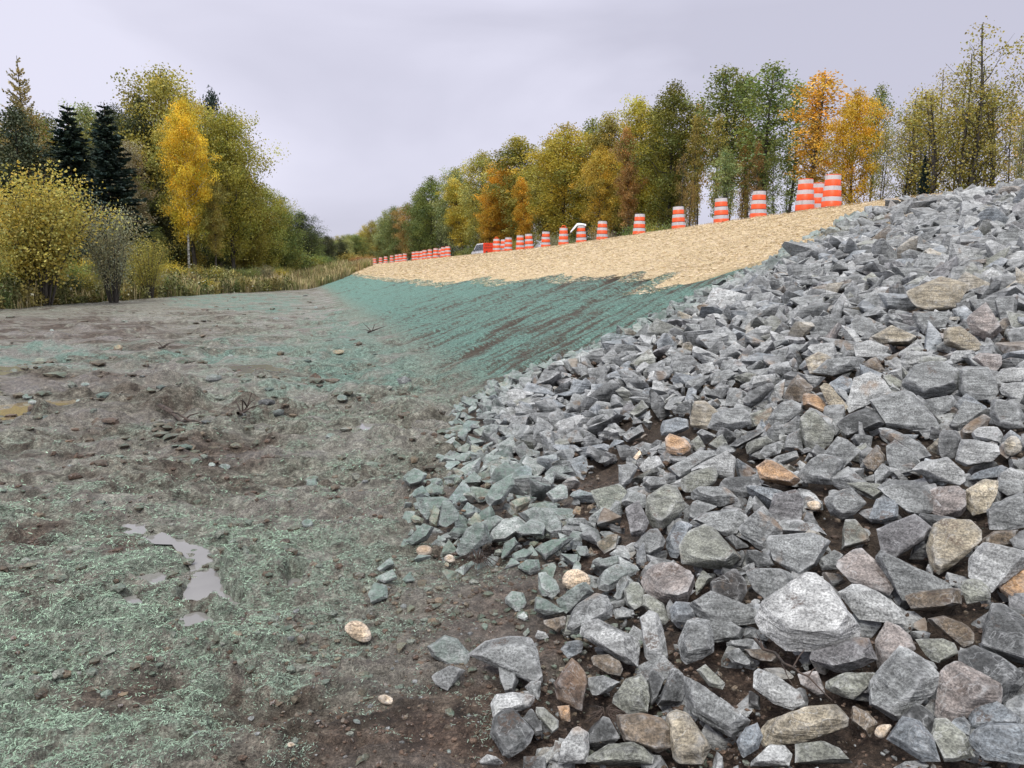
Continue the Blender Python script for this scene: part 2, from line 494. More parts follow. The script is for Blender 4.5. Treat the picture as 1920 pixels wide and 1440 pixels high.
def rock_material(edge=0.75, name='quarried_rock'):
    m, nt, b, out = new_mat(name)
    T = NT(nt)
    geo = T.n('ShaderNodeNewGeometry')
    pos = geo.outputs['Position']
    a = T.attr('tone')
    tone, dust = a.outputs['Color'], a.outputs['Alpha']
    sd = T.attr('seed').outputs['Fac']
    v = T.n('ShaderNodeVectorMath', operation='ADD')
    cmb = T.n('ShaderNodeCombineXYZ')
    for i in range(3): T.put(cmb.inputs[i], T.math('MULTIPLY', sd, 9.0 + 13 * i))
    T.put(v.inputs[0], pos); T.put(v.inputs[1], cmb.outputs[0])
    p = v.outputs[0]
    n1 = T.noise(p, 5.5, 5, 0.55, 0.6); n2 = T.noise(p, 24, 6, 0.7, 0.3); n3 = T.noise(p, 110, 3, 0.7)
    mul = T.ramp(n2, [(0.36, 0.50), (0.50, 0.97), (0.64, 1.38)])
    vs = T.math('FRACT', T.math('MULTIPLY', sd, 5.31))
    col = T.mix(T.math('ADD', 0.3, T.math('MULTIPLY', vs, 0.75)), tone, T.mix(1.0, tone, mul, 'MULTIPLY'))
    col = T.mix(1.0, col, T.ramp(n1, [(0.3, 0.72), (0.7, 1.28)]), 'MULTIPLY')
    col = T.mix(1.0, col, T.ramp(n3, [(0.38, 0.55), (0.62, 1.45)]), 'MULTIPLY')
    bm_ = T.n('ShaderNodeMapping'); T.put(bm_.inputs['Vector'], p)
    rc = T.n('ShaderNodeCombineXYZ')
    for i in range(3): T.put(rc.inputs[i], T.math('MULTIPLY', sd, 20.0 + 11 * i))
    T.put(bm_.inputs['Rotation'], rc.outputs[0]); bm_.inputs['Scale'].default_value = (6, 6, 42)
    band = T.noise(bm_.outputs[0], 1.0, 4, 0.65, 0.5)
    col = T.mix(1.0, col, T.ramp(band, [(0.36, 0.62), (0.64, 1.35)]), 'MULTIPLY')
    # pale scratches and quartz veins
    w = T.n('ShaderNodeTexNoise'); T.put(w.inputs['Vector'], p)
    w.inputs['Scale'].default_value = 9; w.inputs['Detail'].default_value = 5; w.inputs['Distortion'].default_value = 1.4
    vein = T.math('ABSOLUTE', T.math('SUBTRACT', w.outputs['Fac'], 0.5))
    vein = T.ramp(vein, [(0.0, 1.0), (0.006, 0.5), (0.016, 0.0)])
    col = T.mix(T.math('MULTIPLY', vein, T.ramp(n1, [(0.42, 0.0), (0.56, 0.4)])), col, (0.55, 0.57, 0.58))
    # scuffed, paler edges where the block is proud
    pt = T.ramp(geo.outputs['Pointiness'], [(0.50, 0.0), (0.56, edge)])
    col = T.mix(T.math('MULTIPLY', pt, T.ramp(n2, [(0.35, 0.2), (0.6, 1.0)])), col, T.mix(0.6, col, (0.62, 0.64, 0.65)))
    # rust / tan weathering patches
    st_ = T.math('MULTIPLY', T.ramp(T.noise(p, 4.2, 4, 0.5, 0.4), [(0.60, 0.0), (0.68, 0.55)]), T.math('GREATER_THAN', T.math('FRACT', T.math('MULTIPLY', sd, 7.31)), 0.62))
    col = T.mix(st_, col, (0.25, 0.165, 0.10))
    # crumbs of soil on upward faces
    nz_ = T.n('ShaderNodeSeparateXYZ'); T.put(nz_.inputs[0], geo.outputs['Normal'])
    upf = T.ramp(nz_.outputs['Z'], [(0.55, 0.0), (0.8, 1.0)])
    crumb = T.math('MULTIPLY', T.math('MULTIPLY', upf, T.ramp(T.noise(p, 8, 3, 0.5), [(0.60, 0.0), (0.66, 1.0)])), T.ramp(T.noise(p, 90, 2, 0.6), [(0.42, 0.0), (0.55, 0.9)]))
    col = T.mix(T.math('MULTIPLY', crumb, 0.8), col, (0.075, 0.048, 0.034))
    # overspray of green mulch
    upg = T.ramp(nz_.outputs['Z'], [(0.05, 0.25), (0.6, 1.0)])
    gk = T.math('MULTIPLY', T.math('MULTIPLY', dust, upg), T.ramp(T.noise(pos, 30, 4, 0.7), [(0.35, 0.25), (0.6, 1.0)]))
    col = T.mix(gk, col, (0.13, 0.225, 0.175))
    T.put(b.inputs['Base Color'], col)
    T.put(b.inputs['Roughness'], T.ramp(n2, [(0.3, 0.55), (0.7, 0.85)]))
    b.inputs['Specular IOR Level'].default_value = 0.4
    vo = T.n('ShaderNodeTexVoronoi'); T.put(vo.inputs['Vector'], p); vo.inputs['Scale'].default_value = 13
    h = T.math('ADD', T.math('MULTIPLY', n2, 0.7), T.math('MULTIPLY', n3, 0.2))
    h = T.math('ADD', h, T.math('MULTIPLY', vo.outputs['Distance'], 0.35))
    h = T.math('ADD', h, T.math('MULTIPLY', band, T.math('ADD', 0.15, T.math('MULTIPLY', T.math('FRACT', T.math('MULTIPLY', sd, 3.77)), 0.9))))
    vf = T.n('ShaderNodeTexVoronoi'); vf.feature = 'F2'; T.put(vf.inputs['Vector'], bm_.outputs[0]); vf.inputs['Scale'].default_value = 0.9
    h = T.math('ADD', h, T.math('MULTIPLY', vf.outputs['Distance'], 0.55))
    T.put(b.inputs['Normal'], T.bump(h, 0.85, 0.022))
    return m

def simple(name, color, rough=0.6, noise_amt=0.25, scale=20, metal=0.0, bump=0.0, spec=0.5):
    m, nt, b, out = new_mat(name)
    T = NT(nt)
    pos = T.n('ShaderNodeNewGeometry').outputs['Position']
    f = T.noise(pos, scale, 5, 0.6)
    c = T.mix(1.0, color, T.ramp(f, [(0.3, 1 - noise_amt), (0.7, 1 + noise_amt * 0.6)]), 'MULTIPLY')
    T.put(b.inputs['Base Color'], c)
    b.inputs['Roughness'].default_value = rough
    b.inputs['Metallic'].default_value = metal
    b.inputs['Specular IOR Level'].default_value = spec
    if bump: T.put(b.inputs['Normal'], T.bump(f, bump, 0.02))
    return m

def leaf_material(name, trans=0.3):
    m, nt, b, out = new_mat(name)
    T = NT(nt)
    nt.nodes.remove(b)
    oi = T.n('ShaderNodeObjectInfo')
    sh = T.attr('shade')
    col = T.mix(1.0, oi.outputs['Color'], sh.outputs['Color'], 'MULTIPLY')
    d = T.n('ShaderNodeBsdfDiffuse'); T.put(d.inputs['Color'], col)
    t = T.n('ShaderNodeBsdfTranslucent'); T.put(t.inputs['Color'], T.mix(1.0, col, (1.25, 1.15, 0.7), 'MULTIPLY'))
    g = T.n('ShaderNodeBsdfGlossy'); g.inputs['Roughness'].default_value = 0.5; T.put(g.inputs['Color'], (0.5, 0.5, 0.5, 1))
    mx = T.n('ShaderNodeMixShader'); mx.inputs[0].default_value = trans
    nt.links.new(d.outputs[0], mx.inputs[1]); nt.links.new(t.outputs[0], mx.inputs[2])
    mx2 = T.n('ShaderNodeMixShader'); mx2.inputs[0].default_value = 0.05
    nt.links.new(mx.outputs[0], mx2.inputs[1]); nt.links.new(g.outputs[0], mx2.inputs[2])
    nt.links.new(mx2.outputs[0], out.inputs['Surface'])
    return m

def attr_material(name, rough=0.9, trans=0.0):
    """colour comes from the 'shade' attribute (each blade, straw or fibre has its own)"""
    m, nt, b, out = new_mat(name)
    T = NT(nt)
    T.put(b.inputs['Base Color'], T.attr('shade').outputs['Color'])
    b.inputs['Roughness'].default_value = rough
    b.inputs['Specular IOR Level'].default_value = 0.2
    return m

def bark_material(name, base, dark, white=False):
    m, nt, b, out = new_mat(name)
    T = NT(nt)
    pos = T.n('ShaderNodeNewGeometry').outputs['Position']
    mp_ = T.n('ShaderNodeMapping'); T.put(mp_.inputs['Vector'], pos)
    mp_.inputs['Scale'].default_value = (3, 3, 9) if white else (9, 9, 2)
    f = T.noise(mp_.outputs[0], 1.6, 5, 0.6)
    c = T.ramp(f, [(0.40, dark), (0.52, base)])
    T.put(b.inputs['Base Color'], c)
    b.inputs['Roughness'].default_value = 0.85
    return m

def water_material(name, color):
    m, nt, b, out = new_mat(name)
    T = NT(nt)
    pos = T.n('ShaderNodeNewGeometry').outputs['Position']
    f = T.noise(pos, 5, 3, 0.5)
    T.put(b.inputs['Base Color'], T.mix(f, color, tuple(c * 1.4 for c in color)))
    b.inputs['Roughness'].default_value = 0.05
    b.inputs['IOR'].default_value = 1.33
    b.inputs['Specular IOR Level'].default_value = 1.0
    T.put(b.inputs['Normal'], T.bump(T.noise(pos, 14, 2, 0.5), 0.05, 0.01))
    return m

M_GROUND = ground_material()
M_ROCK = rock_material()
M_CRUMB = rock_material(0.0, 'soil_and_pebble')
M_LEAF = leaf_material('leaves')
M_NEEDLE = leaf_material('needles', 0.08)
M_STRAND = attr_material('fibres')
M_BARKD = bark_material('dark_bark', (0.085, 0.075, 0.065), (0.03, 0.027, 0.024))
M_BARKW = bark_material('pale_aspen_bark', (0.42, 0.42, 0.38), (0.06, 0.055, 0.05), True)
M_WATER = water_material('puddle_water', (0.17, 0.168, 0.160))
M_WATERB = water_material('muddy_water', (0.19, 0.155, 0.10))
def sheeting(name, c, dirt):
    m, nt, b, out = new_mat(name)
    T = NT(nt)
    pos = T.n('ShaderNodeNewGeometry').outputs['Position']
    mp_ = T.n('ShaderNodeMapping'); T.put(mp_.inputs['Vector'], pos); mp_.inputs['Scale'].default_value = (7, 7, 2.2)
    f = T.noise(mp_.outputs[0], 1.5, 6, 0.7)
    col = T.mix(T.ramp(f, [(0.50, 0.0), (0.72, dirt)]), c, (0.16, 0.12, 0.09))
    T.put(b.inputs['Base Color'], col)
    T.put(b.inputs['Roughness'], T.ramp(f, [(0.3, 0.3), (0.7, 0.65)]))
    return m
M_ORANGE = sheeting('orange_sheeting', (0.88, 0.095, 0.008), 0.45)
M_WHITE = sheeting('white_sheeting', (0.66, 0.63, 0.64), 0.5)
M_BLACK = simple('black_rubber', (0.02, 0.02, 0.022, 1), 0.7, 0.2, 15)
M_ASPH = simple('asphalt', (0.05, 0.05, 0.052, 1), 0.85, 0.3, 60, bump=0.3)
M_PAINT = simple('road_paint', (0.6, 0.55, 0.25, 1), 0.6, 0.2, 10)
M_CARW = simple('white_car_paint', (0.78, 0.78, 0.80, 1), 0.25, 0.04, 3)
M_GLASS = simple('dark_window_glass', (0.05, 0.065, 0.075, 1), 0.06, 0.1, 2, spec=1.0)
M_CHROME = simple('bare_metal', (0.35, 0.35, 0.36, 1), 0.35, 0.1, 5, metal=0.9)
M_LAMPR = simple('red_lamp_plastic', (0.45, 0.02, 0.015, 1), 0.3, 0.1, 5)
M_CLOTH = simple('white_plastic_sheet', (0.8, 0.81, 0.84, 1), 0.45, 0.08, 12, bump=0.2)
M_SIGN = simple('orange_sign_face', (0.82, 0.05, 0.008, 1), 0.5, 0.06, 6)
M_STICK = bark_material('dead_branch_bark', (0.07, 0.05, 0.04), (0.025, 0.02, 0.017))

def tag(o, label=None, cat=None, group=None, kind=None):
    if label: o['label'] = label
    if cat: o['category'] = cat
    if group: o['group'] = group
    if kind: o['kind'] = kind
    return o

def mesh_np(name, verts, faces, mat, smooth=False, attrs=None):
    """faces: (n,3) or (n,4) int array"""
    me = bpy.data.meshes.new(name)
    verts = np.asarray(verts, np.float32); faces = np.asarray(faces, np.int32)
    k = faces.shape[1]
    me.vertices.add(len(verts)); me.vertices.foreach_set('co', verts.ravel())
    me.loops.add(faces.size); me.loops.foreach_set('vertex_index', faces.ravel())
    me.polygons.add(len(faces))
    me.polygons.foreach_set('loop_start', np.arange(0, faces.size, k, dtype=np.int32))
    me.polygons.foreach_set('loop_total', np.full(len(faces), k, np.int32))
    me.polygons.foreach_set('use_smooth', np.full(len(faces), smooth))
    me.update(calc_edges=True)
    me.materials.append(mat)
    for nm, (typ, dom, data) in (attrs or {}).items():
        a = me.attributes.new(nm, typ, dom)
        a.data.foreach_set('color' if 'COLOR' in typ else 'value', np.asarray(data, np.float32).ravel())
    return me

def obj(name, me, parent=None, loc=None):
    o = bpy.data.objects.new(name, me)
    COL.objects.link(o)
    if parent is not None: o.parent = parent
    if loc is not None: o.location = loc
    return o

def empty(name, loc, rz=0):
    o = bpy.data.objects.new(name, None)
    o.empty_display_size = 0.2
    o.location = loc
    o.rotation_euler = (0, 0, rz)
    COL.objects.link(o)
    return o

# ------------------------------------------------------------------ ground sheet
def build_ground():
    r = [0.25]
    while r[-1] < 1.5: r.append(r[-1] + 0.12)
    while r[-1] < 110: r.append(r[-1] + max(0.012, 0.0036 * r[-1] ** 1.3))
    while r[-1] < 2600: r.append(r[-1] * 1.09)
    r = np.array(r)
    az = np.concatenate([np.linspace(-180, -43, 35)[:-1], np.arange(-43, 43.01, 0.17), np.linspace(43, 180, 36)[1:-1]])
    az = np.radians(az)
    A, RR = np.meshgrid(az, r)
    x, y = RR * np.sin(A), RR * np.cos(A)
    nr, na = x.shape
    xf, yf = x.ravel(), y.ravel()
    z = full_h(xf, yf)
    g, so, gr, we = masks(xf, yf)
    s, t = st(xf, yf)
    bank = ss(0, 1.5, t - (1.3 + 0.06 * np.clip(s, 0, 80)))
    inr = ss(0.0, -0.35, dist_poly(xf, yf, ROCK_POLY))
    z = z - 0.05 * inr
    verts = np.column_stack([xf, yf, z])
    verts = np.vstack([verts, [[0, 0, float(base_h(0., 0.))]]])
    i = np.arange(nr - 1)[:, None]; j = np.arange(na)[None, :]
    j2 = (j + 1) % na
    f = np.stack([i * na + j, (i + 1) * na + j, (i + 1) * na + j2, i * na + j2], -1).reshape(-1, 4)[:, ::-1]
    F = lambda a: ('FLOAT', 'POINT', np.append(a, 0))
    me = mesh_np('ground', verts, f, M_GROUND, True, dict(green=F(g), soil=F(so), grass=F(gr), wet=F(we), bank=F(bank), teal=F(zone(xf, yf, ZGREEN) * 0.85)))
    o = obj('ground', me)
    tag(o, 'muddy ground and bank sprayed with green mulch', kind='structure')
build_ground()

# road on top of the bank
def strip(name, t0, t1, s0, s1, dz, mat, label, n=160):
    ssx = np.linspace(s0, s1, n)
    v = []
    for t in (t0, t1):
        x, y = xy(ssx, t)
        v.append(np.column_stack([x, y, base_h(x, y) + dz]))
    verts = np.vstack(v)
    i = np.arange(n - 1)
    f = np.column_stack([i, i + n, i + n + 1, i + 1])[:, ::-1]
    o = obj(name, mesh_np(name, verts, f, mat))
    if label: tag(o, label, kind='structure')
    return o
strip('road', 17.6, 25.2, -60, 420, 0.03, M_ASPH, 'asphalt road running along the top of the bank')
strip('road_marking', 21.35, 21.47, -60, 420, 0.036, M_PAINT, 'yellow centre line painted on the road')

# puddles
for ip, ((lab, w), (d, wz)) in enumerate(zip(PUDW, PUDZ)):
    wz = wz + 0.0006 * ip
    w = np.array(w); c = w.mean(0)
    # smooth closed outline, grown a little: the uneven rim of mud hides its edge
    pts = []
    n = len(w)
    for i in range(n):
        a, b = w[i], w[(i + 1) % n]
        for q in (0, .25, .5, .75): pts.append(a * (1 - q) + b * q)
    pts = np.array(pts)
    dirs = pts - c
    L = np.linalg.norm(dirs, axis=1)[:, None]
    pts = pts + dirs / np.maximum(L, 1e-6) * 0.08 * d['sc']
    bm = bmesh.new()
    vs = [bm.verts.new((p[0], p[1], wz)) for p in pts]
    bm.faces.new(vs)
    bmesh.ops.triangulate(bm, faces=bm.faces)
    bm.normal_update()
    for f in bm.faces:
        if f.normal.z < 0: f.normal_flip()
    me = bpy.data.meshes.new('puddle'); bm.to_mesh(me); bm.free()
    me.materials.append(M_WATERB if 'brown' in lab else M_WATER)
    tag(obj('puddle', me), lab, 'puddle', 'puddles on the muddy ground')

# ------------------------------------------------------------------ rocks
def icosphere(sub):
    bm = bmesh.new()
    bmesh.ops.create_icosphere(bm, subdivisions=sub, radius=1.0)
    v = np.array([x.co[:] for x in bm.verts]); f = np.array([[q.index for q in p.verts] for p in bm.faces])
    bm.free()
    return v / np.linalg.norm(v, axis=1)[:, None], f
ICO = {k: icosphere(k) for k in (2, 3, 4, 5)}

def hull_planes(pts):
    bm = bmesh.new()
    for p in pts: bm.verts.new(p)
    bmesh.ops.convex_hull(bm, input=bm.verts)
    pl = []
    c = np.mean(pts, 0)
    bm.normal_update()
    for f in bm.faces:
        n = np.array(f.normal[:]); q = np.array(f.verts[0].co[:])
        d = n @ (q - c)
        if d < 0: n, d = -n, -d
        if f.calc_area() > 1e-7: pl.append((*n, max(d, 1e-3)))
    bm.free()
    return np.array(pl), c

def chips(planes, pts, c, n, lo, hi):
    N = RNG.normal(size=(n, 3)); N /= np.linalg.norm(N, axis=1)[:, None]
    d = ((pts - c) @ N.T).max(0) * RNG.uniform(lo, hi, n)
    return np.vstack([planes, np.column_stack([N, d])])

def cut_body(dirs, planes, soft):
    """radius of a many-faced block in each direction, edges very slightly worn"""
    den = dirs @ planes[:, :3].T
    inv = np.clip(den, 1e-3, None) / planes[:, 3]
    k = soft
    return (np.power(inv, k).sum(1)) ** (-1.0 / k)

TONES = {
    'g': (0.165, 0.174, 0.174), 'l': (0.290, 0.300, 0.298), 'd': (0.070, 0.074, 0.075), 'b': (0.028, 0.026, 0.025),
    'u': (0.155, 0.174, 0.190), 't': (0.27, 0.238, 0.178), 'p': (0.205, 0.182, 0.170), 'w': (0.170, 0.177, 0.152),
    'o': (0.32, 0.20, 0.11), 'n': (0.125, 0.098, 0.070), 'v': (0.130, 0.128, 0.132), 's': (0.095, 0.064, 0.046),
    'c': (0.50, 0.39, 0.27), 'W': (0.43, 0.44, 0.437),
}
def dust_at(x, y):
    """green overspray on rocks close to the sprayed bank"""
    s, t = st(x, y)
    u, v, f = project((x, y, 0.2))
    d = dist_poly(np.array([x]), np.array([y]), ROCK_POLY)[0]
    near = 0.0
    if s > 2.9 and t < 13: 
        near = float(ss(-0.55 - 0.02 * s, -0.02, d))
    near *= float(ss(2.3, 3.6, s))
    lowleft = float(ss(2.4, 1.6, t) * ss(3.6, 4.4, s) * 0.5)
    return max(near * 0.6, lowleft)

def block_mesh(pts, nchip, lo, hi, target, rng, bev=0.035, amp=0.012, sharp=26):
    """convex block from points, chipped by planes, arrises slightly worn, faces roughened"""
    bm = bmesh.new()
    for p in pts: bm.verts.new(p)
    r_ = bmesh.ops.convex_hull(bm, input=bm.verts)
    bmesh.ops.delete(bm, geom=[v for v in bm.verts if not v.link_faces], context='VERTS')
    pa = np.array([v.co[:] for v in bm.verts]); c = pa.mean(0)
    size = np.linalg.norm(pa - c, axis=1).mean()
    for _ in range(nchip):
        n = rng.normal(size=3); n /= np.linalg.norm(n)
        d = ((np.array([v.co[:] for v in bm.verts]) - c) @ n).max() * rng.uniform(lo, hi)
        g = bm.verts[:] + bm.edges[:] + bm.faces[:]
        res = bmesh.ops.bisect_plane(bm, geom=g, plane_co=tuple(c + n * d), plane_no=tuple(n), clear_outer=True)
        eds = [e for e in bm.edges if len(e.link_faces) == 1]
        if eds: bmesh.ops.contextual_create(bm, geom=eds)
    bmesh.ops.dissolve_limit(bm, angle_limit=R(9), verts=bm.verts, edges=bm.edges)
    try: bmesh.ops.bevel(bm, geom=list(bm.edges), offset=size * bev, segments=1, affect='EDGES', clamp_overlap=True)
    except Exception: pass
    bmesh.ops.remove_doubles(bm, verts=bm.verts, dist=size * 0.004)
    bmesh.ops.triangulate(bm, faces=bm.faces)
    lim = size * target
    for _ in range(4):
        eds = [e for e in bm.edges if e.calc_length() > lim]
        if not eds: break
        bmesh.ops.subdivide_edges(bm, edges=eds, cuts=1)
        bmesh.ops.triangulate(bm, faces=[f for f in bm.faces if len(f.verts) > 3])
    bmesh.ops.recalc_face_normals(bm, faces=bm.faces)
    bm.normal_update()
    V = np.array([v.co[:] for v in bm.verts]); Nn = np.array([v.normal[:] for v in bm.verts])
    F = np.array([[v.index for v in f.verts] for f in bm.faces]) if not bm.verts.index_update() else None
    bm.free()
    q = (V - c) / size; sd = rng.uniform(0, 99)
    h = fbm(q[:, 0] * 1.6 + sd, q[:, 1] * 1.6, q[:, 2] * 1.6, 2) * amp * 2.5 + fbm(q[:, 0] * 5 + sd, q[:, 1] * 5, q[:, 2] * 5, 3) * amp * 1.6
    V = V + Nn * (h * size)[:, None]
    return V, F, c, size

def rock_attrs(nv, tone, dust, seed):
    col = np.tile(np.array([*tone, dust], np.float32), (nv, 1))
    return dict(tone=('FLOAT_COLOR', 'POINT', col), seed=('FLOAT', 'POINT', np.full(nv, seed)))

LM = []          # hand placed rocks: dict(u,v,w,tone,obj,label)
def hand_rock(px, tone, round_=False, label=None, off=None, thick=0.62, sub=None, name=None):
    px = np.array(px, float)
    cu, cv = px.mean(0)
    w, h = np.ptp(px[:, 0]), np.ptp(px[:, 1])
    k = hit(cu, cv, 0.0)
    size = math.sqrt(w * h) / 1440 * np.linalg.norm(k - np.array([0, 0, EYE]))
    o_ = (0.28 * size if off is None else off)
    c = hit(cu, cv, o_)
    # a tilted plane through the rock: half way between facing up and facing the viewer
    dvec = c - np.array([0, 0, EYE]); L = np.linalg.norm(dvec); dv = dvec / L
    gn = np.array([-0.2, -0.05, 1.0]); gn /= np.linalg.norm(gn)
    nrm = gn * 0.62 - dv * 0.62 + RNG.normal(size=3) * 0.10
    nrm /= np.linalg.norm(nrm)
    P = []
    for u, v in px:
        d = ray(u, v)
        q = ((c - np.array([0, 0, EYE])) @ nrm) / (d @ nrm)
        P.append(np.array([0, 0, EYE]) + d * q)
    P = np.array(P)
    C = P.mean(0)
    ax = np.linalg.norm(P - C, axis=1).mean()
    pts = list(P)
    nin = 5 if not round_ else 10
    # a smaller, shifted upper face towards the viewer and a deeper underside
    sh = RNG.normal(size=3) * ax * 0.10
    rot = RNG.uniform(0.55, 0.82)
    tl = RNG.normal(size=3) * 0.28
    for q in P:
        e = (q - C) / max(ax, 1e-6)
        dep = 0.48 + float(e @ tl)
        pts.append(C + sh + (q - C) * rot - dv * ax * thick * dep + gn * ax * 0.10)
        pts.append(C + (q - C) * 0.66 + dv * ax * thick * 0.75 - gn * ax * 0.25)
    planes, cc = hull_planes(np.array(pts))
    sub = sub or (4 if max(w, h) > 62 else 3)
    dirs, faces = ICO[sub]
    if not round_:
        mxp = max(w, h)
        V, faces, cc, _s = block_mesh(pts, 4, 0.80, 0.95, 0.15 if mxp > 110 else 0.22 if mxp > 60 else 0.34, RNG)
        V = (V - cc) * 1.04
    elif round_:
        r = cut_body(dirs, planes, 5)
        amp = 0.018
    sd = RNG.uniform(0, 90)
    if round_: r = r * (1 + (amp * fbm(dirs[:, 0] * 1.7 + sd, dirs[:, 1] * 1.7, dirs[:, 2] * 1.7, 2) + amp * 0.55 * fbm(dirs[:, 0] * 6 + sd, dirs[:, 1] * 6, dirs[:, 2] * 6, 3)))
    if round_: V = dirs * r[:, None]
    tn = np.array(TONES[tone]) * RNG.uniform(0.88, 1.14)
    me = mesh_np('rock', V, faces, M_ROCK, True, rock_attrs(len(V), tn, dust_at(cc[0], cc[1]) if tone != 'c' else 0.0, RNG.uniform(0, 1)))
    if not round_: me.set_sharp_from_angle(angle=R(24))
    if dist_poly(np.array([cc[0]]), np.array([cc[1]]), ROCK_POLY)[0] > 0.05:
        gz = float(full_h(np.array([cc[0]]), np.array([cc[1]]))[0])
        cc = np.array([cc[0], cc[1], gz + 0.30 * np.ptp(V[:, 2])])
    else:
        cc = cc + np.array([0, 0, (0.015 if cc[1] < 5 and cc[0] < 0.8 else 0) + max(0.0, float(full_h(np.array([cc[0]]), np.array([cc[1]]))[0]) - float(base_h(cc[0], cc[1])))])
    nm = name or ('cobble' if round_ else 'rock')
    o = obj(nm, me, loc=cc)
    LM.append(dict(u=cu, v=cv, w=w, h=h, tone=tone, obj=o, label=label, rnd=round_, xy=cc[:2], r=math.sqrt(w * h) / 2 / 1440 * L, a=w * h))
    return o

def T(ox, oy, sc, s, ts=None):
    """rows 'tone x,y x,y ...|label' in tile coordinates"""
    for row in s.strip().split('\n'):
        row = row.strip()
        if not row: continue
        lab = None
        if '|' in row: row, lab = row.split('|')
        p = row.split()
        tone = p[0]; rnd = False
        if tone.endswith('*'): tone, rnd = tone[0], True
        pts = [tuple(float(c) for c in q.split(',')) for q in p[1:]]
        hand_rock([(ox + a / sc, oy + b / sc) for a, b in pts], tone, rnd, lab)

T(1520, 1160, 4.8, '''
g 800,250 870,250 1090,430 1160,520 1090,680 890,820 740,945 510,770 510,590 650,490 720,350|large blue-grey rock with a flat peaked face, in front of the pinkish block
p 1180,400 1340,390 1450,540 1750,610 1700,760 1440,740 1310,880 1230,960 1120,860 1170,640|large pale pinkish-grey block beside the peaked blue-grey rock
d 1340,310 1480,260 1700,350 1910,500 1910,640 1760,790 1450,560 1340,390
p 680,20 800,70 900,160 940,270 740,260 660,480 600,440 580,200 640,160|upright speckled pinkish rock leaning behind the peaked blue-grey rock
v 0,310 150,250 280,270 400,180 520,190 590,380 480,440 330,490 230,495 120,430 0,380|saddle-topped grey rock right under the big whitish slab
w 300,490 570,490 580,520 490,640 370,740 130,640 140,570|smooth olive-grey oval rock with a pink spot
u 820,940 950,950 1090,1120 1160,1344 1000,1344 840,1250 660,1130 700,1050|bluish pointed slab at the bottom edge beside the small tan cobble
c* 600,960 690,940 780,950 720,1050 660,1130 560,1110 545,1040|small pinkish-tan cobble wedged at the right end of the long tan slab
w 1120,960 1220,960 1290,1020 1400,1120 1470,1300 1300,1344 1200,1344 1080,1110
u 1440,1040 1600,970 1920,990 1990,1150 1920,1344 1560,1300 1420,1150|wide bluish rock with an orange streak in the bottom corner
u 1420,850 1540,740 1650,740 1780,850 1880,900 1890,980 1600,970 1440,1000
u 1300,900 1380,880 1450,960 1430,1060 1360,1040 1240,970
d 950,780 1060,850 1120,920 1080,1060 1050,1070 960,950 800,940
w 950,190 1180,180 1340,240 1330,310 1220,350 1140,410 1040,330
n 1050,30 1200,0 1350,60 1500,150 1440,270 1370,280 1330,180 1100,90
n 380,780 520,850 600,930 530,1070 440,1000 370,940 370,830
''')
hand_rock([(1858, 1135), (1880, 1135), (1918, 1160), (1950, 1200), (1945, 1255), (1870, 1235), (1833, 1214)], 'd', label='big dark slab standing at the edge of the picture above the pinkish block')
T(1200, 1160, 4.8, '''
l 0,30 80,-40 160,-10 210,130 250,370 230,410 140,460 50,400 40,170|pale upright wedge-shaped rock right of the long slab with soil on it
g 490,70 620,100 660,240 660,380 590,420 420,510 380,480 340,300 410,190 420,100|dark-flecked upright rock with a rounded top, right of the pale wedge
g 400,570 540,640 600,720 850,880 990,970 990,1010 840,1130 480,920 400,740|long greenish-grey slab slanting down towards the long tan slab
l 1030,480 1070,450 1200,500 1480,700 1510,740 1370,820 1200,760 1080,650 1020,620|pale grey oblong slab lying on soil above the long tan slab
t 1160,920 1320,860 1500,790 1800,770 1910,860 1910,940 1700,1030 1500,1100 1130,1150 1050,1060|long tan slab near the bottom edge
u 860,1200 950,1070 1050,1030 1100,1150 1060,1260 930,1340 870,1280
l 1170,1150 1300,1160 1370,1240 1340,1344 970,1344 1080,1230|rounded whitish rock at the bottom edge under the long tan slab
t 220,900 330,860 450,900 510,1020 640,1200 560,1344 310,1344 300,1180 330,1060 240,980|tall tan rock at the bottom edge beside the dark brown layered rock
d 280,490 370,500 410,620 380,790 290,800 140,850 200,700 290,590
w 510,500 590,450 650,540 770,620 740,670 620,640
g 770,220 900,200 1100,220 1130,280 950,270 900,290 770,260
n 940,280 1100,280 1270,340 1240,400 1100,390 990,350
g 770,320 890,280 960,350 1040,440 950,450 830,410
g 520,20 820,30 940,100 900,200 720,160 660,190 640,110
w 1400,1180 1620,1150 1800,1230 1900,1344 1400,1344
p 1420,500 1590,460 1620,600 1680,680 1640,720 1450,590
b 980,640 1080,700 1080,820 980,790
g 660,200 750,150 850,130 850,185 740,200 700,215
''')
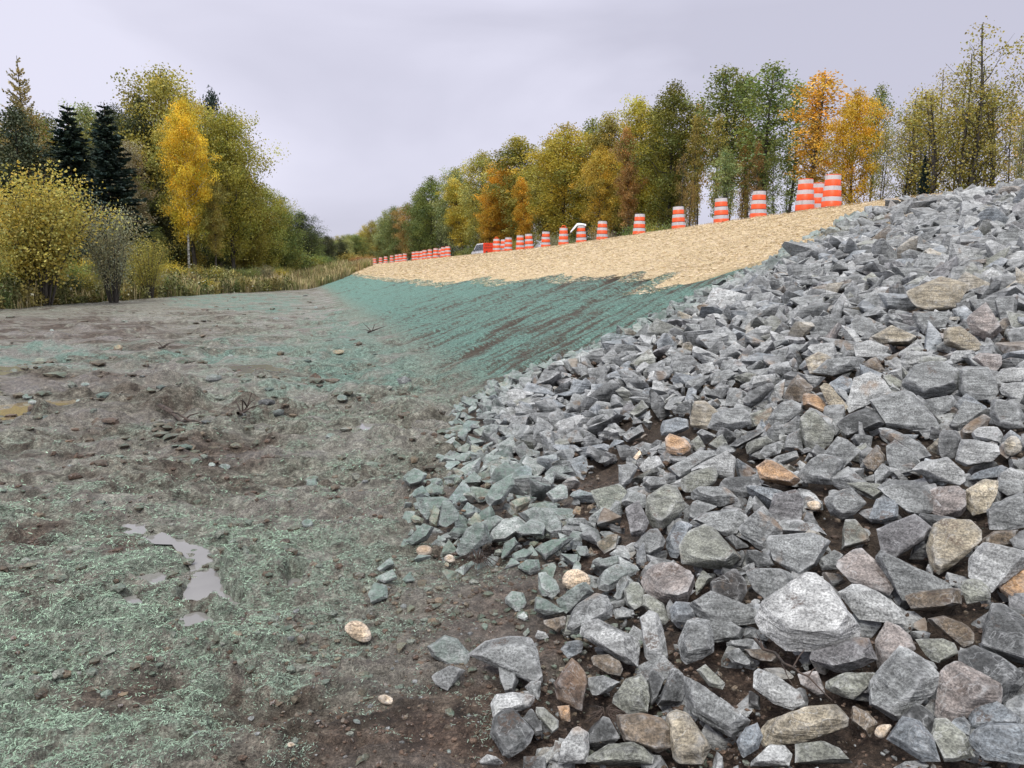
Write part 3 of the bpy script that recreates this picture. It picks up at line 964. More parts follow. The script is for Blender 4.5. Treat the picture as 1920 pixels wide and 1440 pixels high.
T(880, 1160, 4.8, '''
g 40,340 150,250 350,210 560,220 600,300 660,380 690,520 670,620 600,640 430,510 300,380 170,400 0,370|wide greenish-grey arched rock at the foot of the pile on bare soil
g 260,430 330,380 420,480 440,600 400,690 330,710 280,600
l 190,830 240,740 400,720 520,730 620,760 560,850 500,830 300,830 220,960
d 320,840 400,850 470,950 600,1080 500,1200 350,1300 300,1260 190,1080 220,930|dark blue-grey pyramid-shaped rock near the bottom edge on bare soil
d 560,850 650,1020 660,1080 590,1090 470,950 540,860
w 600,870 670,870 700,980 800,990 800,1060 740,1110 680,1040 600,930
g 500,700 560,640 650,650 640,760 620,840 540,740
l 1020,60 1160,40 1300,140 1520,210 1530,270 1510,460 1400,430 1200,280 1050,210 1000,170|long pale slab slanting down with crumbs of soil on top
u 820,310 870,240 1000,220 1030,260 1010,330 890,390
n 1090,380 1250,370 1350,430 1380,500 1360,560 1250,540 1120,460
g 1070,570 1200,560 1350,620 1270,700 1120,760 1070,660
w 1390,590 1540,540 1590,600 1620,750 1600,880 1420,890 1270,780 1340,640|pale olive pointed rock above the dark brown layered rock
d 1610,560 1650,500 1760,600 1720,690 1680,800 1620,850
n 1330,910 1560,890 1720,930 1870,1060 1850,1180 1690,1240 1560,1150 1400,1140 1340,1010|dark brown layered rock near the bottom edge
l 940,1050 1000,1020 1070,1070 1080,1250 1050,1344 800,1344 820,1220|whitish upright rock at the bottom edge right of the dark pyramid
w 1060,1290 1250,1170 1480,1150 1560,1190 1650,1290 1640,1344 1060,1344
l 90,1320 150,1280 280,1310 310,1344 90,1344
l* 580,180 640,150 700,190 680,220 600,220
w 880,0 1010,0 1040,60 1000,150 900,190 850,190
n 650,100 870,50 860,130 790,200 700,150
w 480,130 530,80 545,120 500,170
s 760,640 880,500 920,410 1040,530 1060,640 1010,880 900,850 800,800
o 790,860 900,850 910,1000 820,980
''')
T(1520, 900, 4.8, '''
v 600,450 950,310 1000,330 1090,430 1020,500 1030,550 770,700 640,660 620,560|flat dark purplish block left of the big tan boulder
t 1100,400 1190,350 1340,370 1460,360 1540,440 1540,540 1460,620 1320,740 1160,850 1080,800 1040,600 1060,510|big tan boulder with a cream face, right of the purplish block
g 560,640 620,630 960,790 1100,850 1230,920 1300,1010 1050,1050 830,1080 700,820 590,720|long knife-shaped grey rock lying under the tan boulder
p 380,650 460,630 560,730 700,850 760,970 700,1050 560,990 390,960 340,880 240,800 260,730|speckled rock beside the knife-shaped rock
l 380,960 450,960 620,1030 800,1170 880,1320 700,1270 430,1270 370,1180 250,1030|broad pale rock right behind the big whitish slab
l 1420,780 1540,640 1600,610 1920,690 1990,800 1700,850 1720,1000 1620,1080 1420,940|big pale bluish boulder at the edge of the picture
o 1680,860 1800,800 1920,780 2000,900 2000,1150 1850,1150 1700,1010|orange-brown boulder cut by the edge of the picture
w 1340,1050 1370,980 1500,970 1620,1080 1610,1160 1400,1200
n 840,1080 1000,1040 1340,1010 1350,1150 1250,1190 1100,1210 900,1190|flat brownish slab below the knife-shaped rock
g 110,190 300,110 360,90 440,170 500,230 400,330 280,380 170,320
w 320,80 460,70 620,90 690,150 570,230 460,150
u 590,200 720,150 790,190 780,370 640,410 520,370 580,310|small bluish block standing above the purplish block
g 590,60 720,0 930,10 1060,90 1130,180 1120,260 1020,340 880,290 820,180 640,110
p 1070,100 1180,40 1300,30 1390,120 1390,260 1330,330 1150,330 1080,280
t 1400,100 1560,0 1680,20 1680,130 1600,200 1590,290 1450,330 1390,240
g 1590,270 1750,170 1920,100 1990,250 1920,420 1730,420 1620,480
n 1550,530 1650,460 1870,450 1840,580 1700,610 1550,590
g 1840,560 1920,470 1990,560 1920,670 1830,610
w 290,450 310,370 400,370 480,470 550,530 500,580 280,640 280,560
g 50,730 200,640 290,680 250,800 100,810
d 90,830 280,860 310,920 190,980
g 1660,70 1700,0 1920,0 1920,100 1790,150
''')
hand_rock([(1418, 1160), (1431, 1128), (1474, 1118), (1490, 1091), (1522, 1070), (1553, 1097), (1585, 1144), (1620, 1192), (1590, 1213), (1527, 1221), (1474, 1219), (1431, 1187)], 'W', label='big whitish slab, largest and palest rock of the pile', off=0.14)
T(1160, 900, 4.8, '''
w 250,180 420,70 520,90 610,270 530,350 420,440 380,490 290,450 240,320|yellowish block with a flat pale top, above the big olive rock
g 640,150 680,120 800,130 1000,120 1090,210 1010,240 900,270 820,220 640,190
g 640,240 720,200 880,270 700,330 650,390 620,380
g 670,360 750,300 950,280 1120,250 1140,330 1080,400 1060,480 950,500 850,400
w 540,590 640,440 740,390 850,430 960,560 1100,700 1000,800 800,790 570,750|big olive-green rock with a faint pink patch
g 1070,410 1190,320 1290,220 1340,280 1470,440 1480,480 1340,540 1320,650 1230,600 1110,490|grey rock with an orange lower face beside the three-cornered block
v 1400,130 1630,80 1660,200 1660,360 1570,370 1420,370 1350,300
g 1340,560 1360,510 1720,480 1880,510 1900,560 1780,770 1620,870 1400,720|three-cornered grey block pointing down, above the whitish slab
g 1430,390 1500,360 1800,400 1880,500 1720,480 1480,480
g 1110,830 1220,790 1450,800 1580,850 1500,1060 1330,1080 1160,940|bowl-shaped grey rock between the black lump and the whitish slab
b 820,920 940,860 1050,790 1140,900 1160,1000 1080,1130 920,1110 830,1020|black charred lump with a rusty underside
p 170,870 330,790 460,790 640,890 680,950 610,1130 470,1180 370,1150 240,1030|flat reddish-pink granite slab right of the round boulder
w 220,1070 260,1050 400,1140 450,1290 400,1344 300,1240 220,1160
u 440,1210 500,1160 640,1170 700,1290 610,1344 480,1340|small bluish-white block below the pink granite slab
g 630,1140 830,1020 1000,1110 1240,1180 1260,1300 900,1344 720,1250
w 690,940 760,810 840,880 700,1050
w 50,1030 150,930 230,1040 220,1170 150,1210 60,1160
g 0,960 80,890 130,940 50,1140 0,1150
u 430,530 500,400 560,360 660,410 560,500 540,700 470,690 430,610
g 130,610 240,560 280,470 350,460 420,570 400,640 270,710 180,680
v 60,330 180,260 240,400 270,460 230,560 120,600 110,480
g 0,270 100,140 240,190 240,300 100,300
g 210,80 250,10 420,20 440,70 280,130
d 880,80 960,10 1130,0 1240,-20 1280,80 1200,170 1100,190 950,120
d 1130,640 1230,640 1370,700 1420,800 1250,790 1150,720
d 960,520 1030,490 1080,520 1180,600 1060,620
g 1140,290 1180,160 1230,220 1200,280 1140,340
c* 1660,190 1730,172 1800,170 1850,230 1820,290 1700,280|small orange-tan cobble between grey blocks above the three-cornered block
d 1030,720 1110,620 1140,680 1100,770 1040,770
l 0,740 180,830 150,900 0,950
g 0,1190 30,1170 130,1210 150,1250 20,1280
''')
T(1520, 660, 4.8, '''
g 830,270 930,120 1100,95 1230,110 1300,170 1370,190 1330,340 1200,390 1000,420 940,360 820,310|broad domed grey rock above the kite-shaped block
g 1330,160 1400,130 1590,130 1660,230 1690,360 1650,430 1400,440 1330,340
l 320,490 400,200 500,175 620,200 730,370 620,420 500,480 350,545|pale tall-backed rock behind the kite-shaped block
g 540,440 760,370 850,340 920,370 1160,650 1130,700 880,690 690,670 600,520|large kite-shaped grey block with a flat face
d 220,670 370,560 500,520 620,560 680,660 600,700 400,730 340,760
g 610,690 660,670 880,760 1010,840 1110,960 980,990 940,890 800,790 640,750
g 680,850 760,790 830,850 940,910 990,990 900,1070 750,1100 690,970
n 470,980 590,840 670,930 660,1000 540,1090
g 130,900 240,760 330,790 450,890 330,990 200,1130 170,1040
g 570,1100 650,1000 740,1080 620,1170 580,1230
l 900,1070 1000,990 1230,950 1280,1010 1380,1080 1390,1160 1330,1200 1200,1180 1070,1110
d 1140,800 1190,700 1310,710 1370,790 1290,960 1160,950
l 1280,970 1360,790 1480,790 1700,840 1700,920 1640,980 1400,1030|pale squarish block left of the tan rounded boulder at the picture's edge
t* 1700,900 1720,770 1840,710 1920,780 1940,900 1760,980|tan rounded boulder at the edge of the picture beside a pale block
l 1450,740 1510,690 1680,680 1730,740 1710,830 1480,790
g 1240,680 1330,560 1380,440 1540,480 1530,560 1340,700
n 1340,720 1430,640 1580,560 1620,600 1580,680 1470,780 1370,780
g 1610,560 1630,420 1700,420 1870,470 1920,570 1920,680 1690,700
l 1700,340 1730,280 1830,265 1950,280 1920,480 1720,380
l 1650,240 1720,150 1830,140 1950,150 1920,260 1700,270
g 1000,440 1150,420 1290,390 1320,450 1260,520 1130,590
t 80,310 120,280 310,520 240,630 180,520
u 150,280 270,210 370,240 380,330 270,420
l 810,100 850,0 1100,0 1080,60 950,110 850,180
l 1240,70 1290,0 1480,0 1450,60 1300,100
p 1450,60 1520,10 1720,20 1720,110 1650,200 1590,130
n 470,90 590,40 670,170 600,190 500,140
d 360,790 400,740 560,750 540,850 460,870
g 20,180 150,70 400,40 500,60 400,150 200,210
u 1420,1150 1480,1080 1720,1020 1780,1050 1680,1140
l 1670,1220 1700,1100 1800,1040 1920,1090 1960,1200 1790,1300
n 650,60 800,0 740,120
w 640,220 720,200 820,260 820,320 720,330
''')
hand_rock([(1500, 790), (1518, 770), (1530, 772), (1566, 810), (1558, 830), (1533, 851), (1510, 840), (1500, 815)], 'w')
hand_rock([(1493, 897), (1520, 868), (1540, 856), (1588, 868), (1560, 893), (1559, 915), (1512, 912)], 'g')
T(1160, 660, 4.8, '''
t 640,600 680,440 780,440 900,540 800,700 650,670|cream-coloured rock on the slope above a bare patch of soil
g 805,680 850,560 960,510 1100,500 1180,540 1195,650 1100,690 930,720|grey rock with a tan top right of the cream rock
g 1310,640 1450,460 1560,430 1640,470 1640,540 1440,680
u 370,690 400,620 520,590 620,610 630,690 480,750 380,750
o 410,820 460,770 620,820 660,890 550,950 430,920|rusty orange rock at the edge of the bare soil patch
g 440,1050 720,890 880,890 870,930 640,1070 560,1130
l 610,1080 960,900 1050,970 1030,1140 900,1130 870,1060 700,1100|pale rock with a flat slanting top beside the bare soil patch
w 540,1190 660,1110 860,1060 890,1150 890,1200 720,1290 570,1300
o 1240,1070 1320,1010 1400,1020 1640,1190 1570,1240 1450,1220 1270,1180|slanting slab with a smooth orange-pink face
d 970,860 1160,720 1300,680 1310,710 1150,800 990,880
w 1140,830 1330,760 1380,800 1270,880 1160,920
g 1270,900 1330,830 1480,820 1450,910 1320,950
g 1350,990 1420,940 1600,890 1620,950 1500,1000 1380,1020
g 1480,850 1520,750 1640,680 1660,900 1480,890
d 1120,490 1180,380 1380,290 1400,330 1260,460 1180,520
g 960,480 980,350 1050,320 1110,360 1110,490|small upright rock with a round top like a headstone
l 1370,340 1500,250 1480,430 1370,490
n 1480,430 1540,300 1610,220 1750,340 1700,420 1660,490 1560,430
o 1660,370 1740,380 1860,460 1870,560 1760,520 1660,480
l 1170,290 1210,220 1390,200 1410,280 1250,320 1180,330
l 180,1040 270,950 360,940 410,1030 240,1090
g 0,1080 130,1060 170,1100 100,1240 0,1300
w 800,840 930,730 980,830 900,880
g 20,770 200,650 230,720 80,810
d 270,850 340,790 390,800 380,870
g 600,280 740,220 850,200 720,290 680,370 600,310
d 770,400 900,330 1000,320 940,430
w 90,560 210,430 270,500 200,560 130,600
d 490,560 550,480 670,450 640,600
l 700,120 840,90 880,180 760,200
t 1680,60 1800,0 1920,40 1920,180 1860,210 1720,190
l 1610,200 1860,230 1760,330
g 850,190 1000,160 1070,210 950,290 830,300
w 1030,230 1150,190 1260,210 1200,300
w 1180,560 1370,490 1380,530 1310,650 1200,680
w 630,820 720,750 780,850 700,900
c 130,960 190,890 205,930 160,985
c* 180,775 250,730 262,745 200,785
''')
T(860, 480, 1.811, '''
t 1520,120 1640,70 1735,95 1690,175 1600,185 1540,170|large tan-grey flat rock high on the slope, biggest one up there
g 1540,190 1675,190 1650,240 1580,265 1545,230
t 1400,275 1470,235 1560,275 1530,300 1440,300
t 1645,250 1700,245 1790,310 1740,325 1650,300
p 1720,200 1790,160 1845,250 1800,290 1740,260
g 1815,140 1900,135 1890,220 1840,230
g 1325,250 1350,200 1400,215 1420,250 1380,280
g 1860,250 1920,240 1940,300 1880,320
d 1690,160 1770,150 1740,190 1690,190
l 1340,300 1400,285 1460,310 1440,345 1350,340
''')
T(700, 900, 4.235, '''
g 340,180 560,170 640,200 600,250 450,240 430,350 390,330
t 445,350 480,230 530,280 500,420 450,390
g 520,440 550,250 620,250 680,330 670,400 580,460
c* 310,600 380,550 440,552 480,570 490,630 400,680 330,660|tan rounded cobble at the lowest tip of the rock slope
g 660,640 720,500 820,430 900,440 930,560 700,700|broad grey rock above the root tuft at the foot of the pile
l 930,460 1040,350 1150,340 1230,400 1120,450 1040,530 930,540
g 1130,490 1250,395 1360,430 1360,520 1180,520
g 1160,290 1250,250 1400,250 1500,380 1500,470 1430,500 1230,370
t 1070,250 1240,185 1250,220 1130,330
l 1370,180 1460,100 1550,130 1540,220 1430,260
g 810,380 980,300 1050,340 900,440
d 595,450 640,400 770,400 800,440 650,490
t 740,390 820,280 870,340 800,420
g 1010,690 1040,560 1120,510 1150,560 1060,660
g 1100,640 1200,590 1270,620 1200,690 1120,700
g 1270,590 1430,520 1590,500 1500,560 1350,680
g 1140,740 1220,680 1310,680 1330,760 1250,800
l 1310,800 1370,790 1470,900 1480,950 1350,1000 1310,930
g 260,560 400,420 480,450 440,540 300,590
g 220,100 330,20 430,70 400,130 290,165
g 400,130 470,80 560,120 540,170 410,180
g 720,80 800,10 860,60 850,100 730,100
g 880,230 950,110 1110,20 1120,110 1030,250 930,280
l 1045,960 1100,905 1190,920 1225,1020 1130,1065 1050,1000
l 1140,1100 1190,1055 1230,1110 1200,1130
c* 530,680 590,630 650,650 670,710 600,730
o* 555,730 575,700 610,720 600,755
o 1580,320 1610,265 1650,280 1640,335 1590,335
t 290,330 330,305 400,340 390,375 330,370
w 530,640 560,560 600,500 660,580 640,610
''')
T(1000, 1000, 4.8, '''
c* 200,420 260,330 380,295 480,330 560,400 570,500 480,570 300,570 220,520|round smooth beige boulder at the left of the pile
g 180,660 400,500 470,470 550,550 500,600 300,750
g 310,800 350,700 480,620 560,570 660,600 710,690 700,780 480,820 420,880 350,960 270,940|grey rock with a flat front directly below the round beige boulder
g 580,450 640,380 750,320 900,330 950,370 800,490 680,570 590,540
g 520,310 760,250 850,320 680,380 580,370
l 680,220 740,180 860,210 880,280 750,250
l 40,460 90,420 200,490 240,580 170,660 70,600
g 10,740 20,610 120,640 300,760 100,780
g 720,600 840,410 900,460 800,560 810,660
g 710,700 900,720 900,790 740,800
n 560,150 660,80 760,60 740,190 640,240
l 10,980 40,910 110,930 140,975 60,995
''')
T(0, 900, 2.1333, '''
g 1710,660 1780,615 1830,630 1880,690 1870,740 1800,740 1730,700|grey rock lying by itself on bare soil above a smaller greenish one
g 1725,780 1800,740 1860,760 1790,840 1740,820|greenish-grey rock lying on bare soil under a larger grey rock
c* 1350,590 1400,545 1460,555 1510,620 1500,660 1440,665 1380,630|large smooth beige cobble by itself on the mud
c* 1495,860 1530,848 1590,870 1580,900 1520,895|small flat beige cobble below the larger one, on bare soil
c* 1140,1080 1165,1063 1195,1085 1180,1115 1145,1110|beige cobble near the bottom edge, standing by itself on soil
g 1475,480 1500,430 1550,440 1550,490 1490,515|grey rock with white flecks at the edge of the green mulch
d 1610,430 1640,400 1660,435 1620,445
g 1230,20 1260,12 1280,50 1225,50|small sharp grey stone in front of the mud-brown cobble
n* 1205,15 1240,-12 1290,-8 1270,20 1225,28|mud-brown rounded cobble behind a small sharp grey stone
d* 1195,190 1230,168 1262,190 1250,215 1210,218|dark round cobble by itself in the green mulch
g 1500,400 1560,350 1580,370 1520,410
l 1500,430 1570,395 1590,430 1540,450
''')
# stones out on the mud: (u, v, w, h, tone, label)
for u, v, w, h, tn, lab in [
    (74, 695, 30, 18, 'd', 'large grey rounded cobble beside the pale puddle'),
    (178, 697, 17, 11, 'd', 'dark oval cobble right of the grey pair by the puddle'),
    (131, 694, 17, 11, 'w', 'whitish cobble between two grey ones by the pale puddle'),
    (160, 728, 30, 12, 'g', 'flat grey cobble behind the brown pool'),
    (132, 733, 15, 8, 'l', 'small pale cobble left of the flat grey one'),
    (148, 757, 18, 10, 'W', 'white cobble at the far rim of the brown pool'),
    (64, 780, 34, 12, 'l', 'pale flat cobble at the near rim of the brown pool'),
    (52, 752, 20, 12, 'g', 'grey sharp stone at the far rim of the brown pool'),
    (222, 655, 18, 13, 'o', 'orange brick-like stone far out on the mud'),
    (634, 667, 26, 10, 'o', 'flat orange-red stone at the foot of the green bank'),
    (547, 688, 20, 11, 'n', 'brown oval cobble near the green bank'),
    (545, 751, 26, 9, 'o', 'flat orange-tan cobble in the middle of the mud'),
    (642, 762, 22, 14, 'g', 'grey stone with a pale companion near the bank foot'),
    (621, 834, 22, 12, 'g', 'dark-sided stone lying alone left of the rock slope'),
    (518, 601, 18, 9, 'g', 'grey cobble far out on the mud near the grass'),
    (592, 577, 13, 8, 'g', 'small grey cobble beside the far green bank'),
    (422, 884, 24, 12, 'g', 'grey stone next to a white one in front of the dark mud pit'),
    (398, 886, 14, 9, 'W', 'small white stone in front of the dark mud pit'),
    (97, 619, 14, 10, 'l', 'pale cobble far out on the left mud'),
    (573, 626, 12, 9, 'd', 'small dark cobble near the far foot of the bank'),
    (575, 602, 18, 8, 'n', 'brownish cobble right of the far grey cobble'),
    (432, 663, 14, 8, 'l', 'small whitish cobble on the green streak of mud'),
    (27, 699, 16, 7, 'n', 'reddish brown stone in the pale puddle'),
    (75, 680, 22, 10, 't', 'tan stone just behind the large grey cobble'),
    (330, 1094 - 20, 1, 1, 'g', None),
]:
    if lab is None: continue
    k = 8
    pts = [(u + w / 2 * math.cos(a) * random.uniform(.85, 1.05), v + h / 2 * math.sin(a) * random.uniform(.85, 1.05)) for a in [2 * math.pi * i / k + 0.2 for i in range(k)]]
    sharp = 'sharp' in lab or 'stone' in lab
    o = hand_rock(pts, tn, not sharp, lab, thick=0.8, sub=3)

NHAND = len(LM)
# ---- the rest of the slope
def rand_rock(target, rng):
    k = rng.integers(9, 13)
    p = rng.uniform(-1, 1, (k, 3)); p /= np.abs(p).max(1)[:, None] ** 0.8
    p = p * np.array([rng.uniform(1.0, 1.3), rng.uniform(0.72, 0.92), rng.uniform(0.45, 0.68)])
    V, F, c, s_ = block_mesh(p, 3, 0.78, 0.95, target, rng, bev=0.03 if target < 1 else 0.0001, amp=0.014)
    return V - c, F
VARI = {k: [rand_rock(tg_, np.random.default_rng(100 + i)) for i in range(28)] for k, tg_ in ((2, 9.0), (3, 0.6), (4, 0.22))}

def size_at(t, s):
    return 0.082 + 0.0066 * np.clip(t - 1, 0, 13)

hand_xy = np.array([m['xy'] for m in LM]); hand_r = np.array([m['r'] for m in LM])
SPARSE = []      # bare soil patches in the slope: world centre, radius
for u, v, r_ in ((1300, 815, .55), (1230, 800, .45), (1390, 880, .35), (1130, 890, .35), (1085, 920, .3), (1340, 1260, .22), (1040, 1300, .2), (1100, 1330, .18),
                 (1560, 1400, .2), (1060, 1210, .25), (1290, 1180, .12), (970, 1130, .3), (1180, 830, .3), (1000, 1230, .2), (1450, 1290, .12)):
    SPARSE.append((hit(u, v)[:2], r_))

def scatter_rocks():
    rng = np.random.default_rng(5)
    px = np.array(ROCK_POLY)
    x0, y0 = px.min(0) ; x1, y1 = px.max(0)
    N = 60000
    X = rng.uniform(x0, x1, N); Y = rng.uniform(y0, y1, N)
    dd = dist_poly(X, Y, ROCK_POLY)
    keep = dd < 0.05
    X, Y, dd = X[keep], Y[keep], dd[keep]
    u = 960 + 1440 * X / np.maximum(Y, 0.1)
    keep = (Y > 0.9) & (u < 2350) & (np.hypot(X, Y) > 1.5)
    X, Y, dd = X[keep], Y[keep], dd[keep]
    s, t = st(X, Y)
    out = []
    cell = 0.12
    grid = {}
    base = size_at(t, s) * np.exp(rng.normal(0, 0.26, len(X)))
    base *= 1 - 0.35 * ss(-0.7, 0.0, dd)
    order = np.argsort(-base * rng.uniform(0.7, 1.3, len(X)))
    for i in order:
        x, y, r = X[i], Y[i], base[i]
        if len(out) > 4200: break
        q = np.hypot(hand_xy[:, 0] - x, hand_xy[:, 1] - y) - hand_r
        low = False
        if (q < r * 0.55).any():
            continue
        if (q < r * 1.0).any(): low = True
        sp = False
        for c, rr in SPARSE:
            if math.hypot(c[0] - x, c[1] - y) < rr * 0.75 + r * .2: sp = True
        if sp and rng.random() > 0.12: continue
        gx, gy = int(x / 0.5), int(y / 0.5)
        ok = True
        for a in (-1, 0, 1):
            for b in (-1, 0, 1):
                for (xx, yy, rr) in grid.get((gx + a, gy + b), ()):
                    if (xx - x) ** 2 + (yy - y) ** 2 < ((rr + r) * 0.49) ** 2:
                        ok = False; break
                if not ok: break
            if not ok: break
        if not ok: continue
        grid.setdefault((gx, gy), []).append((x, y, r))
        out.append((x, y, r, low, s[i], t[i]))
    return out
rocks = scatter_rocks()
# choose the ones that show largest as things of their own
sc_ = []
for i, (x, y, r, low, s, t) in enumerate(rocks):
    z = float(base_h(x, y))
    u, v, f = project((x, y, z))
    a = r / f * 1440
    vis = -20 < u < 1960 and 0 < v < 1470
    sc_.append((a if vis and not low else a * 0.3 if vis else 0, i))
sc_.sort(reverse=True)
NSINGLE = max(0, 300 - NHAND)
single = set(i for a, i in sc_[:NSINGLE])
tone_pick = ['g'] * 50 + ['u'] * 12 + ['l'] * 14 + ['d'] * 14 + ['w'] * 9 + ['t'] * 2 + ['p'] * 1 + ['v'] * 4 + ['n'] * 2
SV, SF, SCOL, SSEED = [], [], [], []
nv = 0
rng = np.random.default_rng(8)
_rz = np.array([(q[0], q[1]) for q in rocks])
_rh = np.maximum(full_h(_rz[:, 0], _rz[:, 1]), base_h(_rz[:, 0], _rz[:, 1]))
for i, (x, y, r, low, s, t) in enumerate(rocks):
    z = float(_rh[i])
    u, v, f = project((x, y, z))
    apx = r / max(f, .3) * 1440 * 2
    tn = random.choice(tone_pick)
    rot = Euler((rng.normal(0, 0.45), rng.normal(0, 0.45) - 0.20, rng.uniform(0, 6.28))).to_matrix()
    Mx = np.array(rot)
    off = r * rng.uniform(-0.05, 0.32) - (0.35 * r if low else 0)
    lvl = 4 if apx > 80 else 3 if apx > 34 else 2
    vi = rng.integers(28)
    du = dust_at(x, y)
    tc_ = np.array(TONES[tn]) * rng.uniform(0.82, 1.2)
    V = (VARI[lvl][vi][0] * r * 0.92) @ Mx.T
    if i in single:
        me = mesh_np('rock', V, VARI[lvl][vi][1], M_ROCK, True, rock_attrs(len(V), tc_, du, rng.uniform()))
        me.set_sharp_from_angle(angle=R(24))
        o = obj('rock', me, loc=(x, y, z + off))
        LM.append(dict(u=u, v=v, w=apx, h=apx, tone=tn, obj=o, label=None, rnd=False, xy=(x, y), r=r, a=apx * apx))
    else:
        if u < -250 or u > 2350 or v > 2300: 
            lvl = 2; V = (VARI[2][vi][0] * r * 0.92) @ Mx.T
        SV.append(V + np.array([x, y, z + off])); SF.append(VARI[lvl][vi][1] + nv)
        SCOL.append(np.tile(np.array([*tc_, du]), (len(V), 1))); SSEED.append(np.full(len(V), rng.uniform()))
        nv += len(V)
# a deeper, smaller layer that fills the gaps
rngd = np.random.default_rng(18)
px_ = np.array(ROCK_POLY)
n_deep = 0
for _ in range(40000):
    x = rngd.uniform(px_[:, 0].min(), px_[:, 0].max()); y = rngd.uniform(px_[:, 1].min(), px_[:, 1].max())
    if y < 1.0 or math.hypot(x, y) < 1.7: continue
    if abs(x / y) > 1.0: continue
    if y > 8 and rngd.random() < .75: continue
    if dist_poly(np.array([x]), np.array([y]), ROCK_POLY)[0] > -0.1: continue
    s, t = st(x, y)
    if any(math.hypot(c[0] - x, c[1] - y) < rr * 0.55 for c, rr in SPARSE) : continue
    r = float(size_at(t, s)) * rngd.uniform(0.35, 0.75)
    rot = np.array(Euler((rngd.normal(0, 0.6), rngd.normal(0, 0.6), rngd.uniform(0, 6.28))).to_matrix())
    vi = rngd.integers(28)
    V = (VARI[2][vi][0] * r) @ rot.T
    z = float(base_h(x, y)) - rngd.uniform(-0.05, 0.5) * r
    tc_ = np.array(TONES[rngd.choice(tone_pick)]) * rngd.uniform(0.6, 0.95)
    SV.append(V + np.array([x, y, z])); SF.append(VARI[2][vi][1] + nv)
    SCOL.append(np.tile(np.array([*tc_, dust_at(x, y) * .6]), (len(V), 1))); SSEED.append(np.full(len(V), rngd.uniform()))
    nv += len(V); n_deep += 1
    if n_deep > 2600: break
me = mesh_np('riprap_rocks', np.vstack(SV), np.vstack(SF), M_ROCK, True,
             dict(tone=('FLOAT_COLOR', 'POINT', np.vstack(SCOL)), seed=('FLOAT', 'POINT', np.concatenate(SSEED))))
me.set_sharp_from_angle(angle=R(24))
tag(obj('riprap_rocks', me), 'mass of smaller and farther grey quarried rocks covering the slope', 'rocks', kind='stuff')
print('rocks', len(rocks), 'hand', NHAND, 'deep', n_deep)

# labels: the ones named above are landmarks; every other rock is told by its colour and its nearest landmark
WORD = {'g': 'grey', 'l': 'pale grey', 'd': 'dark grey', 'b': 'black', 'u': 'bluish-grey', 't': 'tan', 'p': 'pinkish-grey', 'w': 'olive-grey', 'o': 'orange-brown',
        'n': 'brown', 'v': 'purplish-grey', 's': 'soil-coated', 'c': 'beige', 'W': 'white'}
SHORT = [('peaked face', 'the peaked blue-grey rock'), ('large pale pinkish-grey block', 'the pale pinkish block'), ('whitish slab, largest', 'the big whitish slab'),
         ('black charred', 'the black charred lump'), ('round smooth beige', 'the round beige boulder'), ('kite-shaped grey block with', 'the kite-shaped block'),
         ('big olive-green', 'the big olive-green rock'), ('long tan slab near', 'the long tan slab'), ('dark blue-grey pyramid', 'the dark pyramid-shaped rock'),
         ('big tan boulder with', 'the big tan boulder'), ('orange-brown boulder cut', 'the cut-off orange-brown boulder'), ('cream-coloured rock', 'the cream-coloured rock'),
         ('smooth orange-pink face', 'the orange-pink slab'), ('broad domed', 'the broad domed rock'), ('three-cornered grey block pointing', 'the three-cornered block'),
         ('arched rock', 'the wide arched rock'), ('with crumbs of soil', 'the long soil-topped slab'), ('dark brown layered rock near', 'the dark brown layered rock'),
         ('biggest one up there', 'the tan flat rock high up'), ('reddish-pink granite', 'the pink granite slab'), ('knife-shaped grey rock', 'the knife-shaped rock'),
         ('flat pale top', 'the yellowish block'), ('root tuft', 'the rock above the root tuft'), ('lowest tip', 'the tan cobble at the slope\'s tip'), ('rusty orange', 'the rusty orange rock'),
         ('like a headstone', 'the headstone-like rock'), ('tan rounded boulder at the edge', 'the tan rounded boulder')]
marks = []
for m in LM:
    if m['label']:
        for key, sh in SHORT:
            if key in m['label']: marks.append((m['u'], m['v'], sh)); break
DIRN = ['right of', 'lower right of', 'below', 'lower left of', 'left of', 'upper left of', 'above', 'upper right of']
groups = {}
for m in LM:
    if m['label']: continue
    best = min(marks, key=lambda q: (q[0] - m['u']) ** 2 + (q[1] - m['v']) ** 2)
    du, dv = m['u'] - best[0], m['v'] - best[1]
    k = int(round(math.degrees(math.atan2(dv, du)) / 45)) % 8
    groups.setdefault((m['tone'], best[2], k, m['rnd']), []).append((math.hypot(du, dv), m))
ORD = ['nearest', 'second', 'third', 'fourth', 'fifth', 'sixth', 'seventh', 'eighth', 'ninth', 'tenth', 'eleventh', 'twelfth', 'thirteenth', 'fourteenth', 'fifteenth', 'sixteenth', 'seventeenth']
for (tn, mk, k, rnd), lst in groups.items():
    lst.sort(key=lambda q: q[0])
    for i, (d, m) in enumerate(lst):
        kind = 'cobble' if rnd else 'rock'
        if len(lst) == 1: lab = '%s %s %s %s' % (WORD[tn], kind, DIRN[k], mk)
        else: lab = '%s %s, %s of its colour %s %s' % (WORD[tn], kind, ORD[min(i, 16)], DIRN[k], mk)
        m['label'] = lab
for m in LM:
    tag(m['obj'], m['label'], 'cobble' if m['rnd'] else 'rock', 'loose stones on the mud' if 'mud' in m['label'] or 'pool' in m['label'] or 'puddle' in m['label'] else 'rocks of the rock slope')

